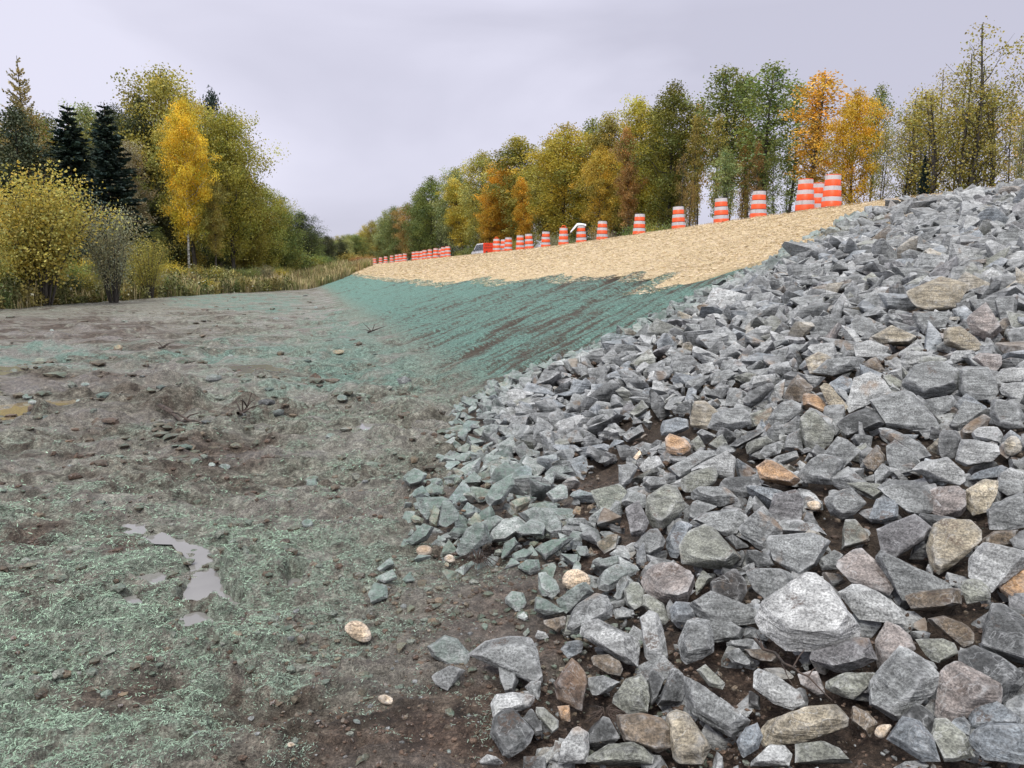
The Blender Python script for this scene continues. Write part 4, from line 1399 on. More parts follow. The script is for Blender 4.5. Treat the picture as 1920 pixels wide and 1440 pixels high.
# ------------------------------------------------------------------ small debris on the ground
def tuft_mesh(name, P, N, size, cols, rng, mat=M_STRAND, aspect=5.0, lift=0.5, seg=1, droop=0.0):
    """thin blades: one quad each"""
    n = len(P)
    az = rng.uniform(0, 2 * np.pi, n)
    el = rng.uniform(-0.1, lift, n)
    d = np.column_stack([np.cos(az) * np.cos(el), np.sin(az) * np.cos(el), np.sin(el)])
    w = np.column_stack([-np.sin(az), np.cos(az), rng.normal(0, .4, n)])
    w /= np.linalg.norm(w, axis=1)[:, None]
    L = size[:, None]; W = L / aspect
    a = P - d * L / 2; b = P + d * L / 2
    V = np.stack([a - w * W / 2, a + w * W / 2, b + w * W / 2, b - w * W / 2], 1).reshape(-1, 3)
    F = np.arange(4 * n).reshape(-1, 4)
    C = np.repeat(np.column_stack([cols, np.ones(n)]), 4, 0)
    return mesh_np(name, V, F, mat, False, dict(shade=('FLOAT_COLOR', 'POINT', C)))

def scatter_view(n, rng, rmin, rmax, az0=-40, az1=40, power=1.0):
    q = rng.uniform(0, 1, n)
    # even in the picture rather than on the ground
    r = 1 / (1 / rmin + q * (1 / rmax - 1 / rmin))
    a = np.radians(rng.uniform(az0, az1, n))
    return r * np.sin(a), r * np.cos(a)

rg = np.random.default_rng(31)
x, y = scatter_view(420000, rg, 1.9, 9.0)
g, so, gr, we = masks(x, y)
cl = fbm(x * 5, y * 5, 12, 3)
s, t = st(x, y)
keep = (rg.uniform(0, 1, len(x)) < np.clip(g * 1.5 - 0.15 + cl * 0.9, 0, 1)) & (dist_poly(x, y, ROCK_POLY) > -0.15)
for d, wz in PUDZ:
    keep &= ~((np.hypot(x - d['c'][0], y - d['c'][1]) < d['r'] + .1) & (dist_poly(x, y, d['p']) < 0.02))
x, y = x[keep], y[keep]
z = full_h(x, y) + 0.003
rr = np.hypot(x, y)
sz = rg.uniform(0.005, 0.016, len(x)) * np.clip(rr / 3.2, 0.8, 1.9)
c0 = np.array([0.195, 0.245, 0.20]) ; 
v = rg.uniform(0.55, 1.5, len(x))[:, None] * (1 + 0.25 * fbm(x * 2, y * 2, 3, 2))[:, None]
cols = c0 * v
cols = np.where(rg.uniform(0, 1, len(x))[:, None] < 0.07, np.array([0.27, 0.36, 0.29]) * v, cols)
bright = ss(-0.4, -1.6, x)[:, None]
cols = cols * (1 + 0.25 * bright * np.array([0.6, 1.0, 0.6]))
me = tuft_mesh('mulch_fibres', np.column_stack([x, y, z]), None, sz, np.clip(cols, 0, 1), rg, aspect=4.5, lift=0.6)
tag(obj('mulch_fibres', me), 'green wood-fibre mulch sprayed over the mud', 'mulch', kind='stuff')

# crumbs and pebbles
def pebbles(name, n, rmin, rmax, szr, tones, seed, label, cond, flat_=False, zs=1.0):
    rg = np.random.default_rng(seed)
    x, y = scatter_view(n, rg, rmin, rmax)
    k = cond(x, y, rg)
    x, y = x[k], y[k]
    z = full_h(x, y)
    r = np.exp(rg.uniform(np.log(szr[0]), np.log(szr[1]), len(x))) * np.clip(np.hypot(x, y) / 4, 0.6, 3.0)
    dirs, fc = icosphere(1)
    V, F, C, S = [], [], [], []
    n0 = 0
    for i in range(len(x)):
        sc = np.array([rg.uniform(.8, 1.4), rg.uniform(.7, 1.1), rg.uniform(.45, .8) * zs]) * r[i]
        a = rg.uniform(0, 6.28); ca, sa = math.cos(a), math.sin(a)
        v = dirs * sc * (1 + rg.normal(0, .17, (len(dirs), 1)))
        v = np.column_stack([v[:, 0] * ca - v[:, 1] * sa, v[:, 0] * sa + v[:, 1] * ca, v[:, 2]])
        V.append(v + [x[i], y[i], z[i] + r[i] * 0.12]); F.append(fc + n0); n0 += len(dirs)
        tn = np.array(TONES[tones[rg.integers(len(tones))]]) * rg.uniform(.8, 1.15)
        C.append(np.tile([*tn, rg.uniform(0, .6) if name != 'soil_crumbs' else 0], (len(dirs), 1))); S.append(np.full(len(dirs), rg.uniform()))
    me = mesh_np(name, np.vstack(V), np.vstack(F), M_CRUMB, not flat_, dict(tone=('FLOAT_COLOR', 'POINT', np.vstack(C)), seed=('FLOAT', 'POINT', np.concatenate(S))))
    tag(obj(name, me), label, name.replace('_', ' '), kind='stuff')
def c_mud(x, y, rg):
    s, t = st(x, y)
    toe = 1.3 + 0.06 * np.clip(s, 0, 80)
    m = (t < toe + 0.3) & (t > t_edge(s) + 0.3)
    dens = 0.03 + 0.8 * ss(0.0, 0.5, fbm(x * .6, y * .8, 19, 3)) * ss(6, 12, y)
    return m & (rg.uniform(0, 1, len(x)) < dens)
pebbles('pebbles', 1500, 2.0, 55, (0.008, 0.045), ['g', 'l', 'n', 't', 'w', 'g', 's', 's'], 41, 'scattered pebbles and small stones on the mud', c_mud)
def c_soil(x, y, rg):
    g, so, gr, we = masks(x, y)
    return (so > 0.5) & (y < 9)
pebbles('soil_crumbs', 9500, 1.8, 9, (0.004, 0.020), ['s', 's', 's', 's', 's', 's', 's', 'n', 'n', 'g'], 43, 'crumbs of dark soil and grit between the rocks', c_soil, True)
def c_clod(x, y, rg):
    s, t = st(x, y)
    toe = 1.3 + 0.06 * np.clip(s, 0, 80)
    m = (t < toe + 0.1) & (t > t_edge(s) + 0.2)
    return m & (rg.uniform(0, 1, len(x)) < 0.06 + 0.9 * ss(-0.1, 0.3, fbm(x * .8 + 9, y * 1.1, 49, 3)))
pebbles('mud_clods', 9000, 2.2, 50, (0.006, 0.035), ['s', 'n', 's', 'w'], 47, 'clods of dark mud thrown up on the ground', c_clod, True)
pebbles('mud_lumps', 1500, 7.0, 60, (0.012, 0.05), ['s', 'n', 's', 'n', 'd', 's'], 48, 'flattened lumps of mud across the open ground', c_clod, True, 0.6)

# ------------------------------------------------------------------ straw blanket
def build_straw():
    rg = np.random.default_rng(61)
    sg = np.concatenate([np.arange(11.2, 30, 0.11), np.arange(30, 103, 0.3)])
    tg = np.linspace(0, 1, 70)
    S_, Q = np.meshgrid(sg, tg)
    lo = straw_low(S_)
    hi = 15.55 + 0.18 * fbm(S_ * 0.8, 7.7, 0, 3)
    lo = np.minimum(lo, hi - 0.05)
    Tt = lo + (hi - lo) * Q
    x, y = xy(S_, Tt)
    z = base_h(x, y)
    body = ss(0.0, 0.06, Q) * ss(1.0, 0.96, Q)
    z = z + 0.05 * body + body * (0.05 * fbm(S_ * 1.3, Tt * 1.3, 5, 3)) - 0.03 * (1 - body)
    z = z - 0.10 * body * np.maximum(fbm(S_ * .35, Tt * .12, 5.5, 2) - .35, 0)
    n, m = x.shape
    V = np.column_stack([x.ravel(), y.ravel(), z.ravel()])
    i = np.arange(n - 1)[:, None]; j = np.arange(m - 1)[None, :]
    F = np.stack([i * m + j, i * m + j + 1, (i + 1) * m + j + 1, (i + 1) * m + j], -1).reshape(-1, 4)
    mt, nt, b, out = new_mat('straw')
    T_ = NT(nt)
    pos = T_.n('ShaderNodeNewGeometry').outputs['Position']
    a = T_.noise(pos, 7, 6, 0.7); c = T_.noise(pos, 45, 4, 0.7, 1.5)
    col = T_.ramp(c, [(0.34, (0.33, 0.245, 0.145)), (0.48, (0.52, 0.415, 0.26)), (0.66, (0.70, 0.575, 0.385))])
    col = T_.mix(T_.ramp(a, [(0.32, 0.45), (0.42, 0.0)]), col, (0.16, 0.11, 0.06))
    T_.put(b.inputs['Base Color'], col); b.inputs['Roughness'].default_value = 0.85
    b.inputs['Specular IOR Level'].default_value = 0.15
    T_.put(b.inputs['Normal'], T_.bump(c, 0.6, 0.02))
    o = obj('straw_blanket', mesh_np('straw_blanket', V, F, mt, True))
    tag(o, 'golden straw blanket spread along the top of the bank', 'straw', kind='stuff')
    # loose straws over it and frayed along its edge
    N = 115000
    q = rg.uniform(0, 1, N)
    s = 1 / (1 / 18.6 + q * (1 / 108 - 1 / 18.6)) - 6
    s = s - 1.0
    lo = np.minimum(straw_low(s), 15.3); hi = 15.6
    e = rg.uniform(-0.06, 1.03, N)
    t = lo + (hi - lo) * e
    x, y = xy(s, t)
    z = base_h(x, y) + 0.065 + 0.05 * fbm(s * 1.3, t * 1.3, 5, 3)
    z = np.where((e < 0.03) | (e > .985), base_h(x, y) + 0.02, z)
    sz = rg.uniform(0.04, 0.14, N) * np.clip(np.hypot(x, y) / 30, 0.7, 1.8)
    cols = np.array([0.66, 0.545, 0.365]) * rg.uniform(0.45, 1.35, N)[:, None]
    cols[:, 2] *= rg.uniform(0.8, 1.25, N)
    me = tuft_mesh('loose_straw', np.column_stack([x, y, z]), None, sz, np.clip(cols, 0, 0.9), rg, aspect=10, lift=0.3)
    tag(obj('loose_straw', me), 'loose straws lying over the straw blanket', 'straw', kind='stuff')
build_straw()

# ------------------------------------------------------------------ sticks and roots
def tube(path, radii, sides=6):
    path = [Vector(p) for p in path]
    V, F = [], []
    for i, p in enumerate(path):
        d = (path[min(i + 1, len(path) - 1)] - path[max(i - 1, 0)])
        if d.length < 1e-9: d = Vector((0, 0, 1))
        d.normalize()
        a = d.cross(Vector((0.31, 0.17, 0.93)))
        if a.length < 1e-3: a = d.cross(Vector((1, 0, 0)))
        a.normalize(); b = d.cross(a)
        for k in range(sides):
            an = 2 * math.pi * k / sides
            V.append(p + (a * math.cos(an) + b * math.sin(an)) * radii[i])
    n = len(path)
    for i in range(n - 1):
        for k in range(sides):
            k2 = (k + 1) % sides
            F.append((i * sides + k, i * sides + k2, (i + 1) * sides + k2, (i + 1) * sides + k))
    return [tuple(v) for v in V], F

def join(parts):
    V, F = [], []
    for v, f in parts:
        n = len(V); V += v; F += [tuple(a + n for a in q) for q in f]
    return np.array(V), np.array(F)

def ground_pt(u, v, up=0.02):
    p = hit(u, v, up)
    z = float(full_h(np.array([p[0]]), np.array([p[1]]))[0])
    return (p[0], p[1], z + up)

def stick(px, r0, label, twigs=0, name='branch', up=0.03):
    pts = [ground_pt(u, v, h) for u, v, h in px]
    P = []
    for i in range(len(pts) - 1):
        for q in (0, 0.33, 0.66):
            a = np.array(pts[i]) * (1 - q) + np.array(pts[i + 1]) * q
            P.append(a + RNG.normal(size=3) * r0 * 0.6)
    P.append(np.array(pts[-1]))
    rad = [r0 * (1 - 0.75 * i / (len(P) - 1)) for i in range(len(P))]
    parts = [tube(P, rad)]
    for k in range(twigs):
        i = random.randrange(1, len(P) - 1)
        d = Vector((random.uniform(-1, 1), random.uniform(-1, 1), random.uniform(0.0, .8))).normalized() * r0 * random.uniform(8, 16)
        q = Vector(P[i])
        parts.append(tube([q, q + d * .5 + Vector((0, 0, r0)), q + d], [r0 * .5, r0 * .35, r0 * .15], 5))
    V, F = join(parts)
    o = obj(name, mesh_np(name, V, F, M_STICK, True))
    tag(o, label, 'stick')
stick([(300, 762, .10), (340, 783, .09), (380, 804, .07)], 0.026, 'dark broken branch lying flat on the mud', 3)
stick([(443, 792, .05), (457, 765, .16), (472, 738, .30)], 0.020, 'dark twiggy branch sticking up out of the mud', 7)
stick([(690, 628, .02), (705, 622, .08), (722, 612, .05)], 0.02, 'dark root poking out at the foot of the green bank', 3)
stick([(300, 668, .02), (310, 664, .10), (318, 655, .14)], 0.022, 'short dark stump of root out on the mud', 2)
stick([(1418, 1198, .16), (1470, 1232, .18), (1515, 1268, .15), (1560, 1310, .10)], 0.006, 'brown twig lying across the rocks below the whitish slab', 3)
stick([(1465, 1222, .16), (1475, 1250, .12), (1487, 1278, .10)], 0.003, 'thin side twig hanging between the rocks below the whitish slab', 0)
# root tufts
def root_tuft(u, v, rad, n, label):
    c = np.array(ground_pt(u, v, 0.03))
    parts = []
    for k in range(n):
        d = Vector((random.gauss(0, 1), random.gauss(0, 1), abs(random.gauss(0, .6)))).normalized()
        p0 = Vector(c); L = rad * random.uniform(.6, 1.2)
        p1 = p0 + d * L * .5 + Vector((0, 0, L * .25)); p2 = p0 + d * L - Vector((0, 0, L * .15))
        parts.append(tube([p0, p1, p2], [.0025, .002, .001], 4))
    V, F = join(parts)
    tag(obj('root_tuft', mesh_np('root_tuft', V, F, M_STICK)), label, 'roots')
root_tuft(897, 1065, 0.10, 60, 'tuft of brown roots under a rock at the foot of the pile')
root_tuft(1135, 1350, 0.07, 60, 'ball of fine brown roots between rocks near the bottom edge')

# ------------------------------------------------------------------ trees
def leaves_from(P, size, rng, shade, elong=1.0, updir=None):
    n = len(P)
    a = rng.normal(size=(n, 3)); a /= np.linalg.norm(a, axis=1)[:, None]
    if updir is not None:
        a = a * 0.6 + updir; a /= np.linalg.norm(a, axis=1)[:, None]
    b = rng.normal(size=(n, 3)); b -= (b * a).sum(1)[:, None] * a; b /= np.linalg.norm(b, axis=1)[:, None]
    s = size[:, None]
    V = np.stack([P - a * s * elong * .5, P + b * s * .38, P + a * s * elong * .5, P - b * s * .38], 1).reshape(-1, 3)
    F = np.arange(4 * n).reshape(-1, 4)
    C = np.repeat(np.column_stack([shade, np.ones(n)]), 4, 0)
    return V, F, C

def crown_mesh(name, V, F, C, mat):
    return mesh_np(name, V, F, mat, False, dict(shade=('FLOAT_COLOR', 'POINT', C)))

def shade_of(rng, cid, n, spread=0.25, hue=0.09):
    cs = rng.normal(0, spread, cid.max() + 1)[cid] + rng.normal(0, spread * 0.35, n)
    v = np.clip(1 + cs, 0.35, 1.75)
    h = rng.normal(0, hue, cid.max() + 1)[cid] + rng.normal(0, hue * .3, n)
    return np.column_stack([v * (1 + h), v, v * (1 - h * 1.2)])

def make_broadleaf(seed, H=12.0, R_=2.4, z0=0.28, nl=34, nleaf=9000, leaf=0.15, up=0.75, top=0.55, dens=0.38, trunk_r=0.13, multi=1, gap=0.0):
    """profile widest at 'top' of the crown; returns trunk mesh and crown mesh"""
    rng = np.random.default_rng(seed)
    parts, ends = [], []
    for mstem in range(multi):
        lean = rng.normal(0, 0.03 if multi == 1 else 0.035, 2)
        off = rng.normal(0, 0.0 if multi == 1 else 0.35, 2)
        Hm = H * (1 if mstem == 0 else rng.uniform(.72, .97))
        def axis(q):
            return np.array([off[0] + lean[0] * Hm * q + 0.12 * math.sin(q * 5 + seed), off[1] + lean[1] * Hm * q + 0.12 * math.cos(q * 4 + seed * 2), Hm * q])
        qs = np.linspace(0, 1, 12)
        parts.append(tube([axis(q) for q in qs], [trunk_r * (1.15 - q) ** 1.1 * (1.25 if q == 0 else 1) + .012 for q in qs], 7))
        n_l = max(6, nl // multi)
        for k in range(n_l):
            q = z0 + (0.97 - z0) * ((k + rng.uniform(0, 1)) / n_l)
            rel = (q - z0) / (1 - z0)
            prof = max(0.12, math.sin(math.pi * min(max((rel ** (0.75 if top < .5 else 1.0)) * 0.9 + 0.08, 0), 1)) ** 0.8)
            if rel > .8: prof *= (1 - rel) / .2 * .75 + .25
            L = R_ * prof * rng.uniform(0.55, 1.15) * (0.75 if multi > 1 else 1)
            az = k * 2.4 + rng.uniform(-.6, .6)
            el = up * rng.uniform(0.6, 1.25)
            d = np.array([math.cos(az) * math.cos(el), math.sin(az) * math.cos(el), math.sin(el)])
            p0 = axis(q)
            pts = [p0]
            for j in range(1, 4):
                pts.append(p0 + d * L * j / 3 + rng.normal(0, .06 * L, 3) + np.array([0, 0, .12 * L * (j / 3) ** 2]))
            r0 = trunk_r * (1.1 - q) * 0.45 + 0.008
            parts.append(tube(pts, [r0, r0 * .7, r0 * .45, r0 * .2], 4))
            nc = max(2, int(L * 3.2))
            for c in range(nc):
                f = rng.uniform(0.35, 1.05)
                pp = p0 + d * L * f + rng.normal(0, L * 0.17, 3)
                ends.append((pp, rng.uniform(.6, 1.2)))
                if c % 3 == 0: parts.append(tube([pts[2], (pts[2] + pp) / 2 + rng.normal(0, .04, 3), pp], [r0 * .35, r0 * .2, .004], 3))
        ends.append((axis(1.0), .8)); ends.append((axis(.96), .9))
    cen = np.array([e[0] for e in ends]); wt = np.array([e[1] for e in ends])
    if gap > 0:
        k = rng.uniform(0, 1, len(cen)) > gap
        cen, wt = cen[k], wt[k]
    cid = rng.choice(len(cen), nleaf, p=wt / wt.sum())
    P = cen[cid] + np.clip(rng.normal(0, 1, (nleaf, 3)), -1.9, 1.9) * np.array([dens, dens, dens * 0.75]) * wt[cid][:, None]
    P = P[P[:, 2] > H * z0 * 0.75] if True else P
    cid = cid[:len(P)]
    sz = rng.uniform(.6, 1.25, len(P)) * leaf
    V, F, C = leaves_from(P, sz, rng, shade_of(rng, cid, len(P)))
    tv, tf = join(parts)
    return (tv, tf), (V, F, C)

def make_spruce(seed, H=13.0, R_=2.6, nw=34, per=9, sparse=False):
    rng = np.random.default_rng(seed)
    parts = [tube([(0, 0, 0), (0.03, 0, H * .5), (0, 0.02, H)], [.16, .09, .012], 7)]
    P, D, cid = [], [], []
    ci = 0
    for w in range(nw):
        q = 0.06 + 0.93 * (w / nw)
        L0 = R_ * (1 - q) ** 0.85 + 0.12
        for b in range(per if q < .85 else 5):
            az = rng.uniform(0, 6.28)
            L = L0 * rng.uniform(.6, 1.12)
            if sparse and rng.random() < .35: continue
            z = H * q + rng.normal(0, .06)
            drop = (-0.32 if not sparse else 0.12) + 0.5 * q
            e = np.array([math.cos(az), math.sin(az), drop])
            parts.append(tube([(0, 0, z), e * L * .5 + [0, 0, z], e * L + [0, 0, z + .12 * L]], [.022, .014, .004], 3))
            n = int(max(10, L * (64 if not sparse else 60)))
            f = rng.uniform(0.12, 1.0, n)
            side = rng.normal(0, 1, n) * 0.17 * L * (1.1 - f)
            pp = np.outer(f * L, e) + [0, 0, z] + np.outer(side, [-math.sin(az), math.cos(az), 0])
            pp[:, 2] += .12 * L * f ** 2 - np.abs(side) * .35 + rng.normal(0, .035, n)
            P.append(pp); cid.append(np.full(n, ci)); ci += 1
            dd = np.outer(np.ones(n), e) + np.outer(np.sign(side) * .9, [-math.sin(az), math.cos(az), -.2])
            D.append(dd / np.linalg.norm(dd, axis=1)[:, None])
    P = np.vstack(P); D = np.vstack(D); cid = np.concatenate(cid)
    sz = rng.uniform(.7, 1.3, len(P)) * (.17 if not sparse else .10)
    V, F, C = leaves_from(P, sz, rng, shade_of(rng, cid, len(P), .22, .05), 1.25, D)
    return join(parts), (V, F, C)

def make_shrub(seed, H=4.5, R_=2.4, stems=16, nleaf=8000, leaf=0.11, low=0.15, dens=.22):
    rng = np.random.default_rng(seed)
    parts, cen = [], []
    for k in range(stems):
        az = rng.uniform(0, 6.28); sp = rng.uniform(0.1, 1.0)
        h = H * rng.uniform(.6, 1.0) * (1 - .25 * sp)
        p3 = np.array([math.cos(az) * R_ * sp, math.sin(az) * R_ * sp, h])
        p0 = np.array([math.cos(az) * .25 * sp, math.sin(az) * .25 * sp, 0])
        pts = [p0, p0 * .7 + p3 * [.2, .2, .35], p0 * .2 + p3 * [.55, .55, .7], p3]
        parts.append(tube(pts, [.024, .02, .014, .005], 4))
        for c in range(12):
            q = rng.uniform(low + .1, 1.0)
            i = min(2, int(q * 3)); f = q * 3 - i
            pp = pts[i] * (1 - f) + pts[i + 1] * f
            tip = pp + np.append(rng.normal(0, .32 * R_ * .45, 2), abs(rng.normal(0, .22)) )
            parts.append(tube([pp, (pp + tip) / 2 + [0, 0, .03], tip], [.009, .006, .002], 3))
            cen.append(tip); cen.append((tip + pp) / 2)
    cen = np.array(cen)
    cid = rng.integers(0, len(cen), nleaf)
    P = cen[cid] + rng.normal(0, dens, (nleaf, 3))
    k = P[:, 2] > H * low * .6
    P, cid = P[k], cid[k]
    V, F, C = leaves_from(P, rng.uniform(.6, 1.25, len(P)) * leaf, rng, shade_of(rng, cid, len(P)))
    return join(parts), (V, F, C)

KIND = {}
def reg(name, H, data, bark=M_BARKD, leafm=M_LEAF):
    (tv, tf), (V, F, C) = data
    H = float(V[:, 2].max()) * 0.985
    tm = mesh_np('trunk', tv, tf, bark, True)
    cm = crown_mesh('crown', V, F, C, leafm)
    KIND[name] = (H, tm, cm)
reg('aspen_white', 13, make_broadleaf(3, 13, 2.7, 0.25, 60, 30000, 0.13, 0.5, dens=.34, trunk_r=.11), M_BARKW)
reg('aspen_a', 12, make_broadleaf(11, 12, 2.3, 0.22, 52, 22000, 0.13, 0.7, dens=.32))
reg('aspen_b', 12, make_broadleaf(12, 12, 2.7, 0.18, 54, 24000, 0.13, 0.6, dens=.34))
reg('aspen_c', 12, make_broadleaf(13, 12, 1.9, 0.25, 46, 18000, 0.125, 0.8, dens=.30))
reg('dense_a', 12, make_broadleaf(14, 12, 3.4, 0.12, 70, 32000, 0.135, 0.6, dens=.42))
reg('dense_b', 12, make_broadleaf(15, 12, 3.1, 0.10, 70, 30000, 0.135, 0.6, dens=.40, multi=2))
reg('sparse_a', 9, make_broadleaf(21, 9, 2.6, 0.20, 64, 5200, 0.10, 0.75, dens=.24, trunk_r=.075, multi=3))
reg('sparse_b', 9, make_broadleaf(22, 9, 2.9, 0.16, 64, 4800, 0.10, 0.65, dens=.25, trunk_r=.07, multi=2))
reg('slim_a', 10.5, make_broadleaf(23, 10.5, 1.5, 0.38, 40, 5200, 0.12, 0.85, dens=.26, trunk_r=.075))
reg('slim_b', 10.5, make_broadleaf(24, 10.5, 1.1, 0.30, 30, 3000, 0.12, 0.85, dens=.24, trunk_r=.055))
reg('spruce_a', 12, make_spruce(31, 12, 2.3, 38, 11), leafm=M_NEEDLE)
reg('pine_a', 12, make_broadleaf(33, 12, 2.6, 0.12, 50, 17000, 0.17, 0.30, dens=.34), leafm=M_NEEDLE)
reg('larch_a', 12, make_spruce(35, 12, 2.6, 44, 9, True))
reg('shrub_a', 4.6, make_shrub(41, 4.6, 2.2, 30, 20000, .085, .2))
reg('shrub_b', 4.6, make_shrub(42, 4.6, 1.8, 34, 12000, .075, .2, .26))
reg('bush_a', 2.2, make_shrub(43, 2.2, 1.6, 20, 8500, .10, .02, .26))

OL = (0.34, 0.315, 0.08); GRN = (0.205, 0.25, 0.075); DGR = (0.075, 0.095, 0.045); YEL = (0.68, 0.545, 0.045); ORA = (0.66, 0.42, 0.05)
BRN = (0.40, 0.26, 0.09); OLY = (0.52, 0.43, 0.075); SPR = (0.035, 0.056, 0.044); PALE = (0.44, 0.38, 0.19); GBR = (0.34, 0.31, 0.20); YG = (0.44, 0.40, 0.11)
PGR = (0.31, 0.34, 0.14)

def edge_dist(u):
    a = (u - 960) / 1440.0
    for y in np.arange(14, 140, 0.3):
        s_, t_ = st(a * y, y)
        if t_ < t_edge(s_): return y
    return 120.0

def bez(u, dist):
    a = (u - 960) / 1440.0
    return a * dist, dist

def plant(name, kind, u, dist, vtop, color, label, group=None, widen=1.0, cat='tree', height=None):
    x, y = bez(u, dist)
    # rays are taken at the plant's own depth
    z0 = float(base_h(x, y)) - 0.05
    d = ray(u, vtop)
    ztop = EYE + dist * d[2] / d[1]
    Hh = height or max(0.6, ztop - z0)
    H0, tm, cm = KIND[kind]
    e = empty(name, (x, y, z0), random.uniform(0, 6.28))
    k = Hh / H0
    wv = k * widen * (0.9 + 0.2 * random.random())
    e.scale = (wv, wv, k)
    t = obj('trunk', tm, e); c = obj('crown', cm, e)
    if kind.startswith('shrub') or kind.startswith('bush'): t.name = 'stems'; c.name = 'foliage'
    j = lambda v: v * random.uniform(.93, 1.07)
    c.color = (j(color[0]), j(color[1]), j(color[2]), 1)
    tag(e, label, cat, group)
    return e

GL = 'trees at the edge of the mud'; GR_ = 'trees beyond the road'
# left wood, front
plant('aspen_tree', 'aspen_white', 362, 55, 172, YEL, 'bright yellow aspen with a slim white trunk standing in front of the dark wood', GL, 0.72)
plant('willow_shrub', 'shrub_a', 85, 34, 292, YG, 'big round yellow-green shrub with a dark forked base', 'tall shrubs at the edge of the mud', 1.0, 'shrub')
plant('bare_shrub', 'shrub_b', 218, 37, 345, GBR, 'half-bare greyish-brown shrub between the yellow-green shrub and yellow aspen', 'tall shrubs at the edge of the mud', 0.85, 'shrub')
plant('willow_shrub', 'shrub_a', -30, 31, 400, YG, 'low yellow shrub cut by the edge of the picture', 'tall shrubs at the edge of the mud', .8, 'shrub')
plant('grey_shrub', 'shrub_b', 285, 42, 420, OL, 'thin brownish shrub just left of the yellow aspen trunk', 'tall shrubs at the edge of the mud', .9, 'shrub')
plant('larch_tree', 'larch_a', 75, 62, 112, PALE, 'pale thin-needled larch, tallest at the left end of the wood', GL, .9)
plant('pine_tree', 'pine_a', 60, 56, 195, DGR, 'dark bushy pine in front of the pale larch', GL, 1.0)
plant('spruce_tree', 'spruce_a', 158, 54, 205, SPR, 'dark spruce behind the half-bare shrub', GL, 1.5)
plant('spruce_tree', 'spruce_a', 225, 50, 203, SPR, 'darkest blue-green spruce left of the yellow aspen', GL, 1.45)
plant('birch_tree', 'aspen_a', 192, 66, 190, PGR, 'pale green tree seen between the two dark spruces', GL)
plant('birch_tree', 'sparse_a', 128, 62, 225, BRN, 'rusty-leaved thin tree right of the dark pine', GL, 1.6)
plant('broadleaf_tree', 'dense_a', 325, 68, 125, OL, 'tall dark olive tree with the highest crown, behind the yellow aspen', GL, 1.0)
plant('broadleaf_tree', 'dense_b', 275, 66, 172, DGR, 'dark tree left of the tall olive one', GL, .8)
plant('broadleaf_tree', 'aspen_b', 375, 62, 172, YG, 'yellow-green tree topping out behind the yellow aspen', GL, .9)
plant('pine_tree', 'pine_a', 418, 72, 165, SPR, 'dark ragged pine top right of the yellow-green tree', GL, .6)
plant('broadleaf_tree', 'dense_a', 440, 62, 200, (0.33, 0.30, 0.06), 'broad olive-gold tree right of the yellow aspen', GL, .95)
plant('broadleaf_tree', 'dense_b', 478, 66, 300, (0.30, 0.29, 0.06), 'lower olive-gold tree with its crown reaching out over the grass', GL, .95)
plant('birch_tree', 'aspen_c', 408, 57, 330, OL, 'pale-trunked tree half hidden right of the yellow aspen', GL, .8)
plant('broadleaf_tree', 'dense_b', 10, 60, 245, OL, 'olive tree at the left edge behind the yellow shrub', GL, .8)
plant('broadleaf_tree', 'dense_a', -60, 58, 200, OL, 'olive tree just outside the left edge of the picture', GL, .9)
plant('broadleaf_tree', 'dense_b', -25, 48, 300, BRN, 'reddish-brown tree at the left edge above the yellow shrub', GL, .6)
plant('silver_tree', 'aspen_a', 262, 56, 265, GBR, 'greyish tree between the darkest spruce and the yellow aspen', GL, .9)
k = 0
for u, dist, vt, col, kd, lab in [(505, 74, 345, OL, 'dense_a', 'olive tree where the wood starts to step down towards the road'), (538, 84, 365, GRN, 'dense_b', 'dark green tree, next step down of the wood'),
                             (566, 96, 395, DGR, 'dense_a', 'dark tree before the far end of the left wood'), (592, 110, 422, GRN, 'dense_b', 'small-looking green tree near the far end of the left wood'),
                             (620, 122, 440, DGR, 'dense_a', 'dark rounded tree at the far end of the left wood'), (645, 128, 446, DGR, 'dense_b', 'last dark bushy tree before the gap to the road')]:
    plant('broadleaf_tree', kd, u, dist, vt, col, lab, GL, 1.25)
# filler of the wood behind
for u, dist, vt in [(100, 68, 205), (135, 72, 215), (175, 70, 235), (250, 70, 195), (30, 70, 235), (215, 60, 260), (20, 76, 290), (110, 78, 270), (180, 80, 265), (240, 78, 250), (300, 82, 235), (345, 80, 260), (400, 84, 255), (455, 86, 300), (500, 90, 370), (535, 100, 420), (60, 88, 300), (150, 90, 300), (-40, 80, 290), (265, 62, 330), (330, 64, 330), (420, 66, 340), (60, 50, 380), (130, 50, 400), (300, 54, 420), (200, 52, 420), (465, 66, 400), (505, 76, 420)]:
    plant('broadleaf_tree', random.choice(['dense_a', 'dense_b', 'aspen_b']), u, dist, vt, random.choice([DGR, OL, DGR, GRN]), 'dark green tree deep inside the wood at the left', 'inner trees of the left wood', .95)
for i in range(46):
    u = random.uniform(-60, 560); dd = 46 + max(0, u - 100) * .09 + random.uniform(0, 14)
    plant('leafy_bush', 'bush_a', u, dd, 0, random.choice([DGR, GRN, DGR, OL]), 'tall dark undergrowth bush between the trunks of the left wood', 'undergrowth bushes inside the left wood', random.uniform(.9, 1.3), 'bush', random.uniform(2.6, 4.2))
